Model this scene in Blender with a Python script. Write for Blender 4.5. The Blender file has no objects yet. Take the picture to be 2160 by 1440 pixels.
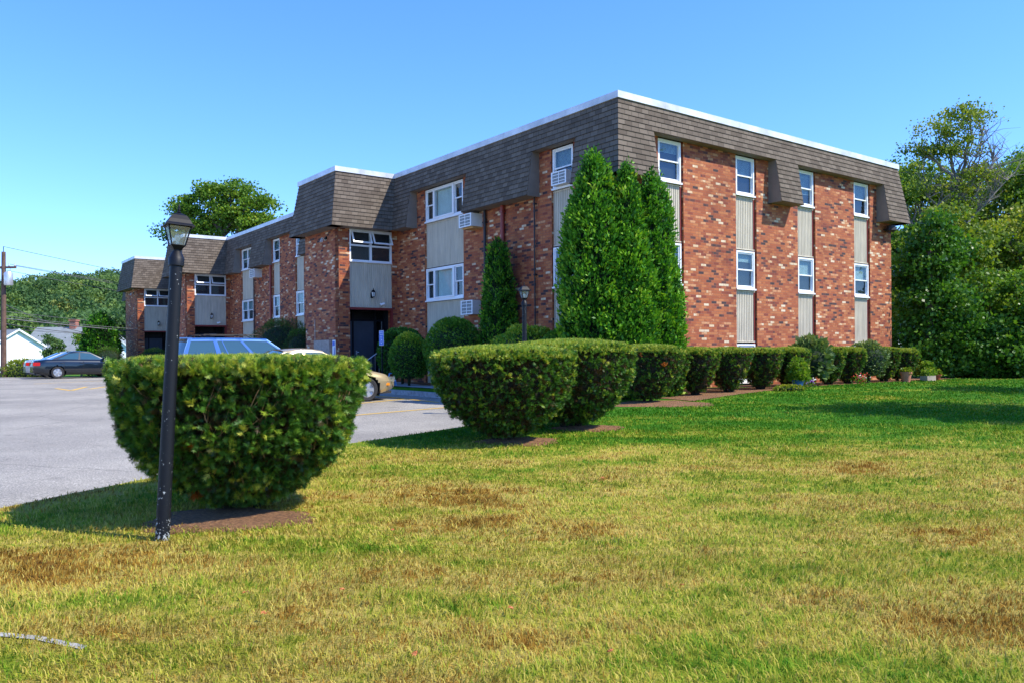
import bpy, math, random
import numpy as np
from mathutils import Vector, Matrix
random.seed(7); RNG = np.random.default_rng(11)
SC = bpy.context.scene
COL = SC.collection
R = math.radians
EYE = 1.4

# ------------------------------------------------------------------ helpers
def link(o, parent=None):
    COL.objects.link(o)
    if parent is not None: o.parent = parent
    return o
def tag(o, label=None, cat=None, group=None, kind=None):
    if label: o['label'] = label
    if cat: o['category'] = cat
    if group: o['group'] = group
    if kind: o['kind'] = kind
    return o
def empty(name, loc, rz=0, rot=None):
    o = bpy.data.objects.new(name, None); o.empty_display_size = .3
    o.location = loc; o.rotation_euler = rot if rot else (0, 0, rz)
    return link(o)
def copy_tree(o, parent=None):
    c = o.copy(); link(c, parent)
    for ch in list(o.children): copy_tree(ch, c)
    return c

class MB:
    def __init__(s): s.v = []; s.f = []; s.uv = []; s.mi = []
    def face(s, pts, uv=None, m=0):
        b = len(s.v); s.v += [tuple(p) for p in pts]
        s.f.append(tuple(range(b, b+len(pts)))); s.mi.append(m)
        if uv is None:
            p = [Vector(q) for q in pts]
            n = (p[1]-p[0]).cross(p[2]-p[1])
            ax, ay, az = abs(n.x), abs(n.y), abs(n.z)
            if az >= ax and az >= ay: uv = [(q.x, q.y) for q in p]
            elif ay >= ax: uv = [(q.x, q.z) for q in p]
            else: uv = [(q.y, q.z) for q in p]
        s.uv += list(uv)
        return s
    def box(s, x0, x1, y0, y1, z0, z1, m=0, skip=''):
        if x0 > x1: x0, x1 = x1, x0
        if y0 > y1: y0, y1 = y1, y0
        if z0 > z1: z0, z1 = z1, z0
        if 'f' not in skip: s.face([(x0,y0,z0),(x1,y0,z0),(x1,y0,z1),(x0,y0,z1)], m=m)
        if 'b' not in skip: s.face([(x1,y1,z0),(x0,y1,z0),(x0,y1,z1),(x1,y1,z1)], m=m)
        if 'l' not in skip: s.face([(x0,y1,z0),(x0,y0,z0),(x0,y0,z1),(x0,y1,z1)], m=m)
        if 'r' not in skip: s.face([(x1,y0,z0),(x1,y1,z0),(x1,y1,z1),(x1,y0,z1)], m=m)
        if 't' not in skip: s.face([(x0,y0,z1),(x1,y0,z1),(x1,y1,z1),(x0,y1,z1)], m=m)
        if 'u' not in skip: s.face([(x0,y1,z0),(x1,y1,z0),(x1,y0,z0),(x0,y0,z0)], m=m)
        return s
    def tube(s, pts, rad, n=8, m=0, caps=True):
        P = [Vector(p) for p in pts]
        if not hasattr(rad, '__len__'): rad = [rad]*len(P)
        rings = []
        for i, p in enumerate(P):
            d = (P[min(i+1, len(P)-1)]-P[max(i-1, 0)])
            if d.length < 1e-9: d = Vector((0, 0, 1))
            d.normalize()
            a = Vector((0, 0, 1)) if abs(d.z) < .9 else Vector((1, 0, 0))
            x = d.cross(a).normalized(); y = d.cross(x).normalized()
            rings.append([p+(x*math.cos(2*math.pi*k/n)+y*math.sin(2*math.pi*k/n))*rad[i] for k in range(n)])
        for i in range(len(P)-1):
            for k in range(n):
                k2 = (k+1) % n
                s.face([rings[i][k], rings[i+1][k], rings[i+1][k2], rings[i][k2]], m=m)
        if caps:
            s.face(list(rings[0]), m=m); s.face(list(reversed(rings[-1])), m=m)
        return s
    def lathe(s, prof, n=16, c=(0, 0, 0), m=0, ph=0.):
        for i in range(len(prof)-1):
            (r0, z0), (r1, z1) = prof[i], prof[i+1]
            for k in range(n):
                a0 = 2*math.pi*k/n+ph; a1 = 2*math.pi*(k+1)/n+ph
                q = [(c[0]+r0*math.cos(a0), c[1]+r0*math.sin(a0), c[2]+z0), (c[0]+r0*math.cos(a1), c[1]+r0*math.sin(a1), c[2]+z0),
                     (c[0]+r1*math.cos(a1), c[1]+r1*math.sin(a1), c[2]+z1), (c[0]+r1*math.cos(a0), c[1]+r1*math.sin(a0), c[2]+z1)]
                if r0 < 1e-6: q = [q[0], q[2], q[3]]
                elif r1 < 1e-6: q = [q[0], q[1], q[2]]
                s.face(q, m=m)
        return s
    def build(s, name, mats, parent=None, smooth=False, merge=False):
        me = bpy.data.meshes.new(name)
        me.from_pydata(s.v, [], s.f)
        if not isinstance(mats, (list, tuple)): mats = [mats]
        for m in mats: me.materials.append(m)
        me.polygons.foreach_set('material_index', s.mi)
        uvl = me.uv_layers.new(name='UVMap')
        uvl.data.foreach_set('uv', np.array(s.uv, dtype=np.float32).ravel())
        if merge or smooth:
            import bmesh
            bm = bmesh.new(); bm.from_mesh(me); bmesh.ops.remove_doubles(bm, verts=bm.verts, dist=1e-4)
            bmesh.ops.recalc_face_normals(bm, faces=bm.faces)
            bm.to_mesh(me); bm.free()
        if smooth:
            me.polygons.foreach_set('use_smooth', [True]*len(me.polygons))
            try: me.set_sharp_from_angle(angle=R(38))
            except Exception: pass
        me.update()
        return link(bpy.data.objects.new(name, me), parent)

def np_mesh(name, V, F, mats, parent=None, tint=None, mi=None, smooth=False):
    """V (n,3), F (k,m) constant-size faces"""
    me = bpy.data.meshes.new(name)
    nf, k = F.shape
    me.vertices.add(len(V)); me.vertices.foreach_set('co', V.astype(np.float32).ravel())
    me.loops.add(nf*k); me.loops.foreach_set('vertex_index', F.astype(np.int32).ravel())
    me.polygons.add(nf); me.polygons.foreach_set('loop_start', np.arange(0, nf*k, k, dtype=np.int32))
    if not isinstance(mats, (list, tuple)): mats = [mats]
    for m in mats: me.materials.append(m)
    if mi is not None: me.polygons.foreach_set('material_index', mi.astype(np.int32))
    if tint is not None:
        a = me.attributes.new('tint', 'FLOAT', 'POINT'); a.data.foreach_set('value', tint.astype(np.float32))
    if smooth: me.polygons.foreach_set('use_smooth', [True]*nf)
    me.update(calc_edges=True); me.validate()
    return link(bpy.data.objects.new(name, me), parent)

def norm(a): return a/np.maximum(np.linalg.norm(a, axis=-1, keepdims=True), 1e-9)
def cards(name, P, D, S, tmpl, faces, mats, parent=None, tint=None, spin=None, wide=1.0):
    """instance template (m,3) [x side, y along D, z normal] at P, along direction D, scale S"""
    n = len(P); D = norm(D)
    A = RNG.normal(size=(n, 3)) if spin is None else spin
    X = norm(np.cross(D, A)); Z = np.cross(X, D)
    t = np.asarray(tmpl, float)
    V = (P[:, None, :]+S[:, None, None]*(t[None, :, 0, None]*wide*X[:, None, :]+t[None, :, 1, None]*D[:, None, :]+t[None, :, 2, None]*Z[:, None, :]))
    m = len(t); F = np.asarray(faces, int)
    FF = (F[None]+(np.arange(n)*m)[:, None, None]).reshape(-1, F.shape[1])
    T = np.repeat(tint, m) if tint is not None else None
    return np_mesh(name, V.reshape(-1, 3), FF, mats, parent, T)

# ------------------------------------------------------------------ materials
def newmat(name):
    m = bpy.data.materials.new(name); m.use_nodes = True
    nt = m.node_tree; nt.nodes.clear()
    out = nt.nodes.new('ShaderNodeOutputMaterial')
    return m, nt, out
def N(nt, typ, **kw):
    n = nt.nodes.new(typ)
    for k, v in kw.items():
        if k.startswith('i_'): n.inputs[k[2:].replace('_', ' ')].default_value = v
        else: setattr(n, k, v)
    return n
def c4(c): return (c[0], c[1], c[2], 1)
def ramp(nt, src, stops, interp='LINEAR'):
    r = nt.nodes.new('ShaderNodeValToRGB'); r.color_ramp.interpolation = interp
    e = r.color_ramp.elements
    while len(e) < len(stops): e.new(.5)
    for i, (p, c) in enumerate(stops): e[i].position = p; e[i].color = c4(c)
    nt.links.new(src, r.inputs['Fac']); return r
def noise(nt, scale, detail=3, rough=.55, vec=None, dist=0.):
    n = nt.nodes.new('ShaderNodeTexNoise'); n.inputs['Scale'].default_value = scale
    n.inputs['Detail'].default_value = detail; n.inputs['Roughness'].default_value = rough
    n.inputs['Distortion'].default_value = dist
    if vec is not None: nt.links.new(vec, n.inputs['Vector'])
    return n
def math_(nt, op, a, b=None, clamp=False):
    n = nt.nodes.new('ShaderNodeMath'); n.operation = op; n.use_clamp = clamp
    for i, x in enumerate((a, b)):
        if x is None: continue
        if isinstance(x, (int, float)): n.inputs[i].default_value = x
        else: nt.links.new(x, n.inputs[i])
    return n.outputs[0]
def mixc(nt, fac, a, b, mode='MIX'):
    n = nt.nodes.new('ShaderNodeMix'); n.data_type = 'RGBA'; n.blend_type = mode
    for sock, x in ((n.inputs[0], fac), (n.inputs[6], a), (n.inputs[7], b)):
        if isinstance(x, (int, float)): sock.default_value = x
        elif isinstance(x, tuple): sock.default_value = c4(x)
        else: nt.links.new(x, sock)
    return n.outputs[2]
def pr(nt, out, col, rough=.6, metal=0., bump=None, bstr=.2, bdist=.01, spec=None, coat=0.):
    p = nt.nodes.new('ShaderNodeBsdfPrincipled')
    if isinstance(col, tuple): p.inputs['Base Color'].default_value = c4(col)
    else: nt.links.new(col, p.inputs['Base Color'])
    if isinstance(rough, (int, float)): p.inputs['Roughness'].default_value = rough
    else: nt.links.new(rough, p.inputs['Roughness'])
    p.inputs['Metallic'].default_value = metal
    if spec is not None: p.inputs['Specular IOR Level'].default_value = spec
    if coat: p.inputs['Coat Weight'].default_value = coat; p.inputs['Coat Roughness'].default_value = .03
    if bump is not None:
        b = nt.nodes.new('ShaderNodeBump'); b.inputs['Strength'].default_value = bstr; b.inputs['Distance'].default_value = bdist
        nt.links.new(bump, b.inputs['Height']); nt.links.new(b.outputs[0], p.inputs['Normal'])
    nt.links.new(p.outputs[0], out.inputs[0]); return p
def objc(nt): return nt.nodes.new('ShaderNodeTexCoord').outputs['Object']
def wpos(nt): return nt.nodes.new('ShaderNodeNewGeometry').outputs['Position']

def simple(name, col, rough=.6, var=.15, scale=6., metal=0., bump=.1, coat=0., spec=None):
    m, nt, out = newmat(name)
    n = noise(nt, scale, 4, .6, objc(nt))
    lo = tuple(c*(1-var) for c in col); hi = tuple(min(1, c*(1+var)) for c in col)
    r = ramp(nt, n.outputs[0], [(.3, lo), (.7, hi)])
    pr(nt, out, r.outputs[0], rough, metal, n.outputs[0] if bump else None, bump, .005, spec, coat)
    return m

M = {}
def mk_brick():
    m, nt, out = newmat('brick')
    uv = nt.nodes.new('ShaderNodeTexCoord').outputs['UV']
    b = N(nt, 'ShaderNodeTexBrick'); nt.links.new(uv, b.inputs['Vector'])
    b.inputs['Scale'].default_value = 1; b.inputs['Brick Width'].default_value = .215; b.inputs['Row Height'].default_value = .072
    b.inputs['Mortar Size'].default_value = .0055; b.inputs['Mortar Smooth'].default_value = .2
    b.inputs['Color1'].default_value = (0, 0, 0, 1); b.inputs['Color2'].default_value = (1, 1, 1, 1); b.inputs['Mortar'].default_value = (.45, .45, .45, 1)
    cl = noise(nt, 1.4, 4, .65, uv)
    v = math_(nt, 'ADD', b.outputs['Color'], math_(nt, 'MULTIPLY', math_(nt, 'SUBTRACT', cl.outputs[0], .5), .55))
    r = ramp(nt, v, [(0, (.045, .028, .03)), (.035, (.10, .035, .03)), (.09, (.22, .045, .022)), (.2, (.31, .078, .028)), (.35, (.40, .118, .038)), (.52, (.34, .088, .030)),
                     (.66, (.44, .155, .054)), (.8, (.36, .105, .038)), (.87, (.52, .24, .11)), (.95, (.62, .44, .26)), (.985, (.64, .52, .36))], 'CONSTANT')
    g = noise(nt, 45, 3, .7, uv)
    col = mixc(nt, .35, r.outputs[0], g.outputs[0], 'OVERLAY')
    col = mixc(nt, math_(nt, 'MULTIPLY', b.outputs['Fac'], .8), col, (.22, .09, .06))
    st = noise(nt, .6, 5, .65, uv)
    col = mixc(nt, .7, col, ramp(nt, st.outputs[0], [(.33, (.66, .62, .6)), (.5, (.95, .95, .95)), (.68, (1., 1.04, 1.08))]).outputs[0], 'MULTIPLY')
    mp2 = N(nt, 'ShaderNodeMapping'); mp2.inputs['Scale'].default_value = (3.2, .25, 1); nt.links.new(uv, mp2.inputs[0]); s2 = noise(nt, 1.6, 4, .7, mp2.outputs[0])
    col = mixc(nt, .5, col, ramp(nt, s2.outputs[0], [(.30, (.6, .58, .56)), (.45, (1, 1, 1))]).outputs[0], 'MULTIPLY')
    h = math_(nt, 'SUBTRACT', 1, b.outputs['Fac'])
    pr(nt, out, col, .85, 0, h, .5, .006)
    return m
def mk_shingle():
    m, nt, out = newmat('shingle')
    uv = nt.nodes.new('ShaderNodeTexCoord').outputs['UV']
    b = N(nt, 'ShaderNodeTexBrick'); nt.links.new(uv, b.inputs['Vector'])
    b.inputs['Scale'].default_value = 1; b.inputs['Brick Width'].default_value = .23; b.inputs['Row Height'].default_value = .14
    b.inputs['Mortar Size'].default_value = .007; b.inputs['Mortar Smooth'].default_value = .2; b.offset = .43
    b.inputs['Color1'].default_value = (0, 0, 0, 1); b.inputs['Color2'].default_value = (1, 1, 1, 1); b.inputs['Mortar'].default_value = (0, 0, 0, 1)
    g = noise(nt, 60, 3, .8, uv); w = noise(nt, .9, 4, .6, uv)
    r = ramp(nt, b.outputs['Color'], [(0, (.108, .086, .066)), (.35, (.136, .110, .085)), (.7, (.158, .129, .100)), (1, (.188, .154, .120))])
    col = mixc(nt, math_(nt, 'MULTIPLY', b.outputs['Fac'], .75), r.outputs[0], (.045, .038, .030))
    col = mixc(nt, .5, col, g.outputs[0], 'OVERLAY')
    col = mixc(nt, math_(nt, 'MULTIPLY', w.outputs[0], .4), col, (.5, .5, .5), 'MULTIPLY')
    pr(nt, out, col, .95, 0, math_(nt, 'ADD', math_(nt, 'MULTIPLY', b.outputs['Fac'], -1), g.outputs[0]), .4, .006, .2)
    return m
def mk_glass():
    m, nt, out = newmat('window_glass')
    lw = N(nt, 'ShaderNodeLayerWeight', i_Blend=.35)
    fac = math_(nt, 'ADD', math_(nt, 'MULTIPLY', lw.outputs['Fresnel'], .35), .06, True)
    n = noise(nt, 1.5, 2, .5, objc(nt))
    bp = N(nt, 'ShaderNodeBump', i_Strength=.06, i_Distance=.05); nt.links.new(n.outputs[0], bp.inputs['Height'])
    gl = N(nt, 'ShaderNodeBsdfGlossy'); gl.inputs['Roughness'].default_value = .02; gl.inputs['Color'].default_value = (.85, .92, 1, 1)
    nt.links.new(bp.outputs[0], gl.inputs['Normal'])
    tr = N(nt, 'ShaderNodeBsdfTransparent'); tr.inputs['Color'].default_value = (.78, .90, .90, 1)
    mx = N(nt, 'ShaderNodeMixShader'); nt.links.new(fac, mx.inputs[0]); nt.links.new(tr.outputs[0], mx.inputs[1]); nt.links.new(gl.outputs[0], mx.inputs[2])
    nt.links.new(mx.outputs[0], out.inputs[0]); return m
def mk_leaf(name, stops, trans=.3, rough=.55, nscale=0, nmul=.3, spec=.3):
    m, nt, out = newmat(name)
    a = N(nt, 'ShaderNodeAttribute', attribute_name='tint')
    fac = a.outputs['Fac']
    if nscale:
        n = noise(nt, nscale, 3, .6, wpos(nt))
        fac = math_(nt, 'ADD', fac, math_(nt, 'MULTIPLY', math_(nt, 'SUBTRACT', n.outputs[0], .5), nmul))
    r = ramp(nt, fac, stops)
    p = nt.nodes.new('ShaderNodeBsdfPrincipled'); p.inputs['Roughness'].default_value = rough; p.inputs['Specular IOR Level'].default_value = spec
    nt.links.new(r.outputs[0], p.inputs['Base Color'])
    t = nt.nodes.new('ShaderNodeBsdfTranslucent')
    tc = mixc(nt, 1., r.outputs[0], (1.0, 1.0, .55), 'MULTIPLY'); nt.links.new(tc, t.inputs['Color'])
    mx = N(nt, 'ShaderNodeMixShader'); mx.inputs[0].default_value = trans
    nt.links.new(p.outputs[0], mx.inputs[1]); nt.links.new(t.outputs[0], mx.inputs[2]); nt.links.new(mx.outputs[0], out.inputs[0])
    return m
def lawn_color(nt, tint=None):
    p = wpos(nt)
    mp = N(nt, 'ShaderNodeMapping'); mp.inputs['Scale'].default_value = (.55, 1.1, 0); mp.inputs['Rotation'].default_value = (0, 0, R(-14)); nt.links.new(p, mp.inputs[0])
    n1 = noise(nt, .9, 5, .62, mp.outputs[0], .4)
    n2 = noise(nt, 7., 4, .65, p)
    sep = N(nt, 'ShaderNodeSeparateXYZ'); nt.links.new(p, sep.inputs[0])
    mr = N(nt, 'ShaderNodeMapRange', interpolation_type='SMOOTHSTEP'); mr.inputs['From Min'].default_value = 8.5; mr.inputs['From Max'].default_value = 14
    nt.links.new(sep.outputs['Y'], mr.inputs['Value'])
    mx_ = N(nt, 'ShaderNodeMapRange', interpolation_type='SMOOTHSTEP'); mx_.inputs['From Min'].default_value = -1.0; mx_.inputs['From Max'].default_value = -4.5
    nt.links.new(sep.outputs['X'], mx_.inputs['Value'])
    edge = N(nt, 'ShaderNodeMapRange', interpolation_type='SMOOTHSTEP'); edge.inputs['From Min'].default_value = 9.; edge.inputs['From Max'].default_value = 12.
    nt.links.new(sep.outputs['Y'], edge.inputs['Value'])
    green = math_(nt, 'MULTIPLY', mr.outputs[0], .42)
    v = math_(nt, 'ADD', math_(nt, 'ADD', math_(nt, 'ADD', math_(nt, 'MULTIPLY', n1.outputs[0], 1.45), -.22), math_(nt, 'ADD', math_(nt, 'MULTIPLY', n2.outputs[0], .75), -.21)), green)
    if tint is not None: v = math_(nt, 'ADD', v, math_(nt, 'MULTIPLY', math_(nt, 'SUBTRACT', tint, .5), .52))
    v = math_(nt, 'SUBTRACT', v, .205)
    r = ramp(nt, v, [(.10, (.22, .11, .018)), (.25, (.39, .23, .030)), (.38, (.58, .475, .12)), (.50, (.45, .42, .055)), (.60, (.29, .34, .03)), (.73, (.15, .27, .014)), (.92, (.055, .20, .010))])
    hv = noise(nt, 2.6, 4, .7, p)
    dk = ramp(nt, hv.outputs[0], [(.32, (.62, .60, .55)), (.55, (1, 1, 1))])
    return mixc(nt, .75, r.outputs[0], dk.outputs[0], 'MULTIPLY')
def mk_lawn():
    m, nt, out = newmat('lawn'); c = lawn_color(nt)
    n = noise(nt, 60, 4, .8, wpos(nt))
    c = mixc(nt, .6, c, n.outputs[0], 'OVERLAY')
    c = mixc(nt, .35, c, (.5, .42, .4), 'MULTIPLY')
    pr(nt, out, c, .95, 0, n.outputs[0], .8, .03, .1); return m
def mk_blade():
    m, nt, out = newmat('grass_blade')
    a = N(nt, 'ShaderNodeAttribute', attribute_name='tint')
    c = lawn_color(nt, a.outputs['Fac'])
    p = nt.nodes.new('ShaderNodeBsdfPrincipled'); p.inputs['Roughness'].default_value = .65; p.inputs['Specular IOR Level'].default_value = .08
    nt.links.new(c, p.inputs['Base Color'])
    t = nt.nodes.new('ShaderNodeBsdfTranslucent'); nt.links.new(c, t.inputs['Color'])
    mx = N(nt, 'ShaderNodeMixShader'); mx.inputs[0].default_value = .3
    nt.links.new(p.outputs[0], mx.inputs[1]); nt.links.new(t.outputs[0], mx.inputs[2]); nt.links.new(mx.outputs[0], out.inputs[0]); return m
def mk_asphalt():
    m, nt, out = newmat('asphalt'); p = wpos(nt)
    f = noise(nt, 55, 4, .8, p); g = noise(nt, .35, 4, .6, p); st = noise(nt, 2.2, 5, .7, p)
    r = ramp(nt, f.outputs[0], [(.3, (.12, .112, .095)), (.5, (.30, .28, .235)), (.66, (.62, .57, .48))])
    c = mixc(nt, .8, r.outputs[0], ramp(nt, g.outputs[0], [(.35, (.62, .62, .64)), (.65, (1, 1, 1))]).outputs[0], 'MULTIPLY')
    c = mixc(nt, .6, c, ramp(nt, st.outputs[0], [(.28, (.5, .5, .5)), (.42, (1, 1, 1))]).outputs[0], 'MULTIPLY')
    dn = noise(nt, 1.3, 4, .7, p); dm = mixc(nt, .25, p, dn.outputs[1], 'ADD'); vo = N(nt, 'ShaderNodeTexVoronoi', feature='DISTANCE_TO_EDGE'); vo.inputs['Scale'].default_value = .16; nt.links.new(dm, vo.inputs['Vector'])
    c = mixc(nt, .7, c, ramp(nt, vo.outputs['Distance'], [(.001, (.5, .5, .5)), (.004, (1, 1, 1))]).outputs[0], 'MULTIPLY')
    pr(nt, out, c, .85, 0, f.outputs[0], .5, .01, .25); return m
def mk_paintline():
    m, nt, out = newmat('yellow_road_paint'); n = noise(nt, 9, 5, .8, wpos(nt))
    r = ramp(nt, n.outputs[0], [(.36, (.26, .24, .17)), (.46, (.68, .40, .03)), (.8, (.8, .5, .05))])
    pr(nt, out, r.outputs[0], .7); return m
def mk_mulch():
    m, nt, out = newmat('mulch'); n = noise(nt, 28, 5, .8, wpos(nt)); g = noise(nt, 2, 3, .6, wpos(nt))
    r = ramp(nt, n.outputs[0], [(.3, (.07, .035, .015)), (.5, (.24, .12, .05)), (.72, (.5, .28, .12))])
    pr(nt, out, mixc(nt, g.outputs[0], r.outputs[0], (.7, .6, .5), 'MULTIPLY'), .95, 0, n.outputs[0], 1., .04); return m
def mk_post():
    m, nt, out = newmat('chipped_black_paint'); o = objc(nt)
    n = noise(nt, 42, 5, .65, o); n2 = noise(nt, 6, 3, .6, o)
    sep = N(nt, 'ShaderNodeSeparateXYZ'); nt.links.new(o, sep.inputs[0])
    low = N(nt, 'ShaderNodeMapRange'); low.inputs['From Min'].default_value = .45; low.inputs['From Max'].default_value = 0; low.inputs['To Min'].default_value = 0; low.inputs['To Max'].default_value = .13
    nt.links.new(sep.outputs['Z'], low.inputs['Value'])
    v = math_(nt, 'ADD', math_(nt, 'ADD', n.outputs[0], math_(nt, 'MULTIPLY', math_(nt, 'SUBTRACT', n2.outputs[0], .5), .35)), low.outputs[0])
    r = ramp(nt, v, [(.675, (.004, .005, .008)), (.69, (.42, .45, .44))])
    pr(nt, out, r.outputs[0], .5, 0, n.outputs[0], .15, .003, .3); return m
def mk_siding(name, col):
    m, nt, out = newmat(name); uv = nt.nodes.new('ShaderNodeTexCoord').outputs['Object']
    mp = N(nt, 'ShaderNodeMapping'); mp.inputs['Scale'].default_value = (6, 6, .7); nt.links.new(uv, mp.inputs[0])
    n = noise(nt, 1.5, 4, .65, mp.outputs[0])
    r = ramp(nt, n.outputs[0], [(.3, tuple(c*.72 for c in col)), (.7, tuple(c*1.08 for c in col))])
    pr(nt, out, r.outputs[0], .6, 0, n.outputs[0], .05); return m
def mk_clap():
    m, nt, out = newmat('white_clapboard'); o = objc(nt)
    w = N(nt, 'ShaderNodeTexWave', wave_type='BANDS', bands_direction='Z', wave_profile='SAW'); w.inputs['Scale'].default_value = 1.1
    nt.links.new(o, w.inputs['Vector'])
    n = noise(nt, 1, 3, .6, o)
    r = ramp(nt, n.outputs[0], [(.3, (.80, .80, .78)), (.7, (.88, .88, .86))])
    pr(nt, out, r.outputs[0], .6, 0, w.outputs['Fac'], .15, .01); return m
def carpaint(name, col, rough=.28, metal=.35):
    m, nt, out = newmat(name); n = noise(nt, 400, 2, .5, objc(nt))
    r = ramp(nt, n.outputs[0], [(.3, tuple(c*.85 for c in col)), (.7, tuple(min(1, c*1.15) for c in col))])
    pr(nt, out, r.outputs[0], rough, metal, coat=1.0); return m

M['brick'] = mk_brick(); M['shingle'] = mk_shingle(); M['glass'] = mk_glass()
M['lawn'] = mk_lawn(); M['blade'] = mk_blade(); M['asphalt'] = mk_asphalt(); M['line'] = mk_paintline(); M['mulch'] = mk_mulch(); M['post'] = mk_post()
M['white'] = simple('white_frame', (.78, .80, .82), .35, .06, 3, 0, 0)
M['fascia'] = simple('white_metal_fascia', (.58, .61, .64), .35, .25, 1.6, .0, .05)
M['siding'] = mk_siding('greige_siding', (.57, .51, .39))
M['soffit'] = simple('taupe_trim', (.20, .165, .13), .7, .12, 4)
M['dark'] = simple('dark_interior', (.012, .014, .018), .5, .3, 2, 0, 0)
M['room'] = simple('room_shade', (.035, .045, .055), .8, .5, 3, 0, 0)
M['blind'] = simple('window_blind', (.62, .74, .72), .8, .12, 8, 0, 0)
M['curtain'] = simple('vertical_blind', (.62, .70, .70), .8, .1, 4, 0, 0)
M['redtrim_shade'] = simple('dark_red_paint_and_shade', (.20, .025, .02), .5, .2, 3)  # doorway paint; in the window slots it paints the shaded reveal
M['redpipe'] = simple('red_downpipe_paint', (.24, .03, .02), .45, .2, 3)
M['darkpipe'] = simple('dark_downpipe_paint', (.02, .018, .022), .5, .2, 3)
M['door'] = simple('dark_grey_door', (.035, .05, .07), .4, .2, 2)
M['black'] = simple('black_metal', (.005, .006, .009), .5, .3, 8, spec=.2)
M['lens'] = simple('frosted_glass', (.55, .6, .6), .15, .1, 3, 0, 0)
M['rubber'] = simple('rubber', (.018, .018, .02), .8, .2, 10)
M['alloy'] = simple('alloy_rim', (.55, .56, .58), .3, .1, 5, .7)
M['silver'] = simple('silver_metal', (.6, .62, .64), .35, .1, 5, .6)
M['concrete'] = simple('concrete', (.36, .35, .33), .9, .3, 3, 0, .4)
M['granite'] = simple('granite_kerb', (.32, .33, .34), .8, .35, 9, 0, .4)
M['roofgrey'] = simple('grey_roof', (.20, .22, .22), .9, .15, 1.5)
M['clap'] = mk_clap()
M['chim'] = simple('chimney_brick', (.34, .13, .09), .9, .3, 5)
M['bark'] = simple('bark', (.10, .075, .055), .95, .4, 7, 0, .6)
M['barkgrey'] = simple('grey_bark', (.20, .18, .15), .95, .35, 7, 0, .6)
M['pole'] = simple('weathered_wood_pole', (.12, .07, .05), .9, .35, 5, 0, .4)
M['wire'] = simple('cable', (.12, .12, .13), .6, .2, 5, 0, 0)
M['terra'] = simple('terracotta', (.42, .16, .09), .8, .2, 8)
M['acwhite'] = simple('air_conditioner_casing', (.66, .66, .63), .5, .1, 5)
M['acgrille'] = simple('air_conditioner_grille', (.20, .22, .23), .5, .3, 20)
M['bluesign'] = simple('blue_sign_paint', (.01, .10, .55), .4, .05, 3, 0, 0)
M['wood'] = simple('raw_wood', (.5, .28, .1), .8, .2, 6)
M['yewcore'] = simple('twig_mass_shade', (.022, .019, .011), .95, .6, 18, 0, .8)  # twigs coloured near black, painting the shade between the sprigs
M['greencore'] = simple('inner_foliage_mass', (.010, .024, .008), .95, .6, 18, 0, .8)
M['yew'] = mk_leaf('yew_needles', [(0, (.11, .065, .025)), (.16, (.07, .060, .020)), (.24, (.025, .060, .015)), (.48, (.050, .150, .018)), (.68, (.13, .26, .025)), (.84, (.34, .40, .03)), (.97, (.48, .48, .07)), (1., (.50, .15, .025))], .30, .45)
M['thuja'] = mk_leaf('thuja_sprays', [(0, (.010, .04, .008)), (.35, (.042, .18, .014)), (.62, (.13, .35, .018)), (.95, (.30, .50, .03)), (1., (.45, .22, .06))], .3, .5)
M['leafA'] = mk_leaf('broad_leaves_mid', [(0, (.04, .10, .01)), (.5, (.12, .25, .02)), (.85, (.27, .37, .03)), (1, (.38, .40, .04))], .45, .5, .25, .6)
M['leafY'] = mk_leaf('broad_leaves_yellowing', [(0, (.06, .12, .012)), (.5, (.17, .26, .022)), (.85, (.36, .38, .035)), (1, (.48, .38, .04))], .45, .5, .3, .6)
M['leafD'] = mk_leaf('broad_leaves_dark', [(0, (.02, .07, .010)), (.5, (.07, .20, .018)), (.85, (.18, .32, .03)), (1, (.22, .34, .05))], .38, .42, .4, .5)
M['leafF'] = mk_leaf('far_leaves', [(0, (.035, .085, .03)), (.5, (.09, .18, .05)), (.85, (.19, .28, .06)), (1, (.28, .28, .07))], .35, .7, .03, .35)
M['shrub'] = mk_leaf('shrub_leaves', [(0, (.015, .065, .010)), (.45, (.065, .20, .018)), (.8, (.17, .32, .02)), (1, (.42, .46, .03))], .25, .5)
M['pale'] = mk_leaf('grey_green_leaves', [(0, (.04, .08, .02)), (.5, (.12, .20, .05)), (.85, (.28, .34, .10)), (1, (.5, .45, .22))], .25, .5)

# ------------------------------------------------------------------ terrain
LY = [-10, 7, 13, 18, 22, 30, 60, 400]; LZ = [0, 0, .17, .32, .44, .42, .25, .25]
AY = [-10, 7, 13, 20, 24, 43, 46, 60, 90, 400]; AZ = [-.03, -.03, .09, .19, .24, .30, .28, -.2, -.3, -.3]
BY = [-8, 0, 4, 6, 7.4, 8.9, 10.2, 11.5, 13.3, 15, 16.3, 17.4, 18.7, 22.8, 25.0, 27.0, 46.0, 60, 400]
BX = [-17, -10, -6.6, -5.4, -4.75, -4.05, -3.3, -2.4, -1.0, .4, 1.0, .9, .45, -2.5, -4.5, -6.6, -21, -31, -31]
def LH(y): return float(np.interp(y, LY, LZ))
def AH(y): return float(np.interp(y, AY, AZ))
def XB(y): return float(np.interp(y, BY, BX))
def H(x, y): return LH(y) if x > XB(y) else AH(y)
ys = list(np.arange(-8, 30, .25))+list(np.arange(30, 60, 1.))+[60, 70, 85, 110, 150, 200, 300, 400]
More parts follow.
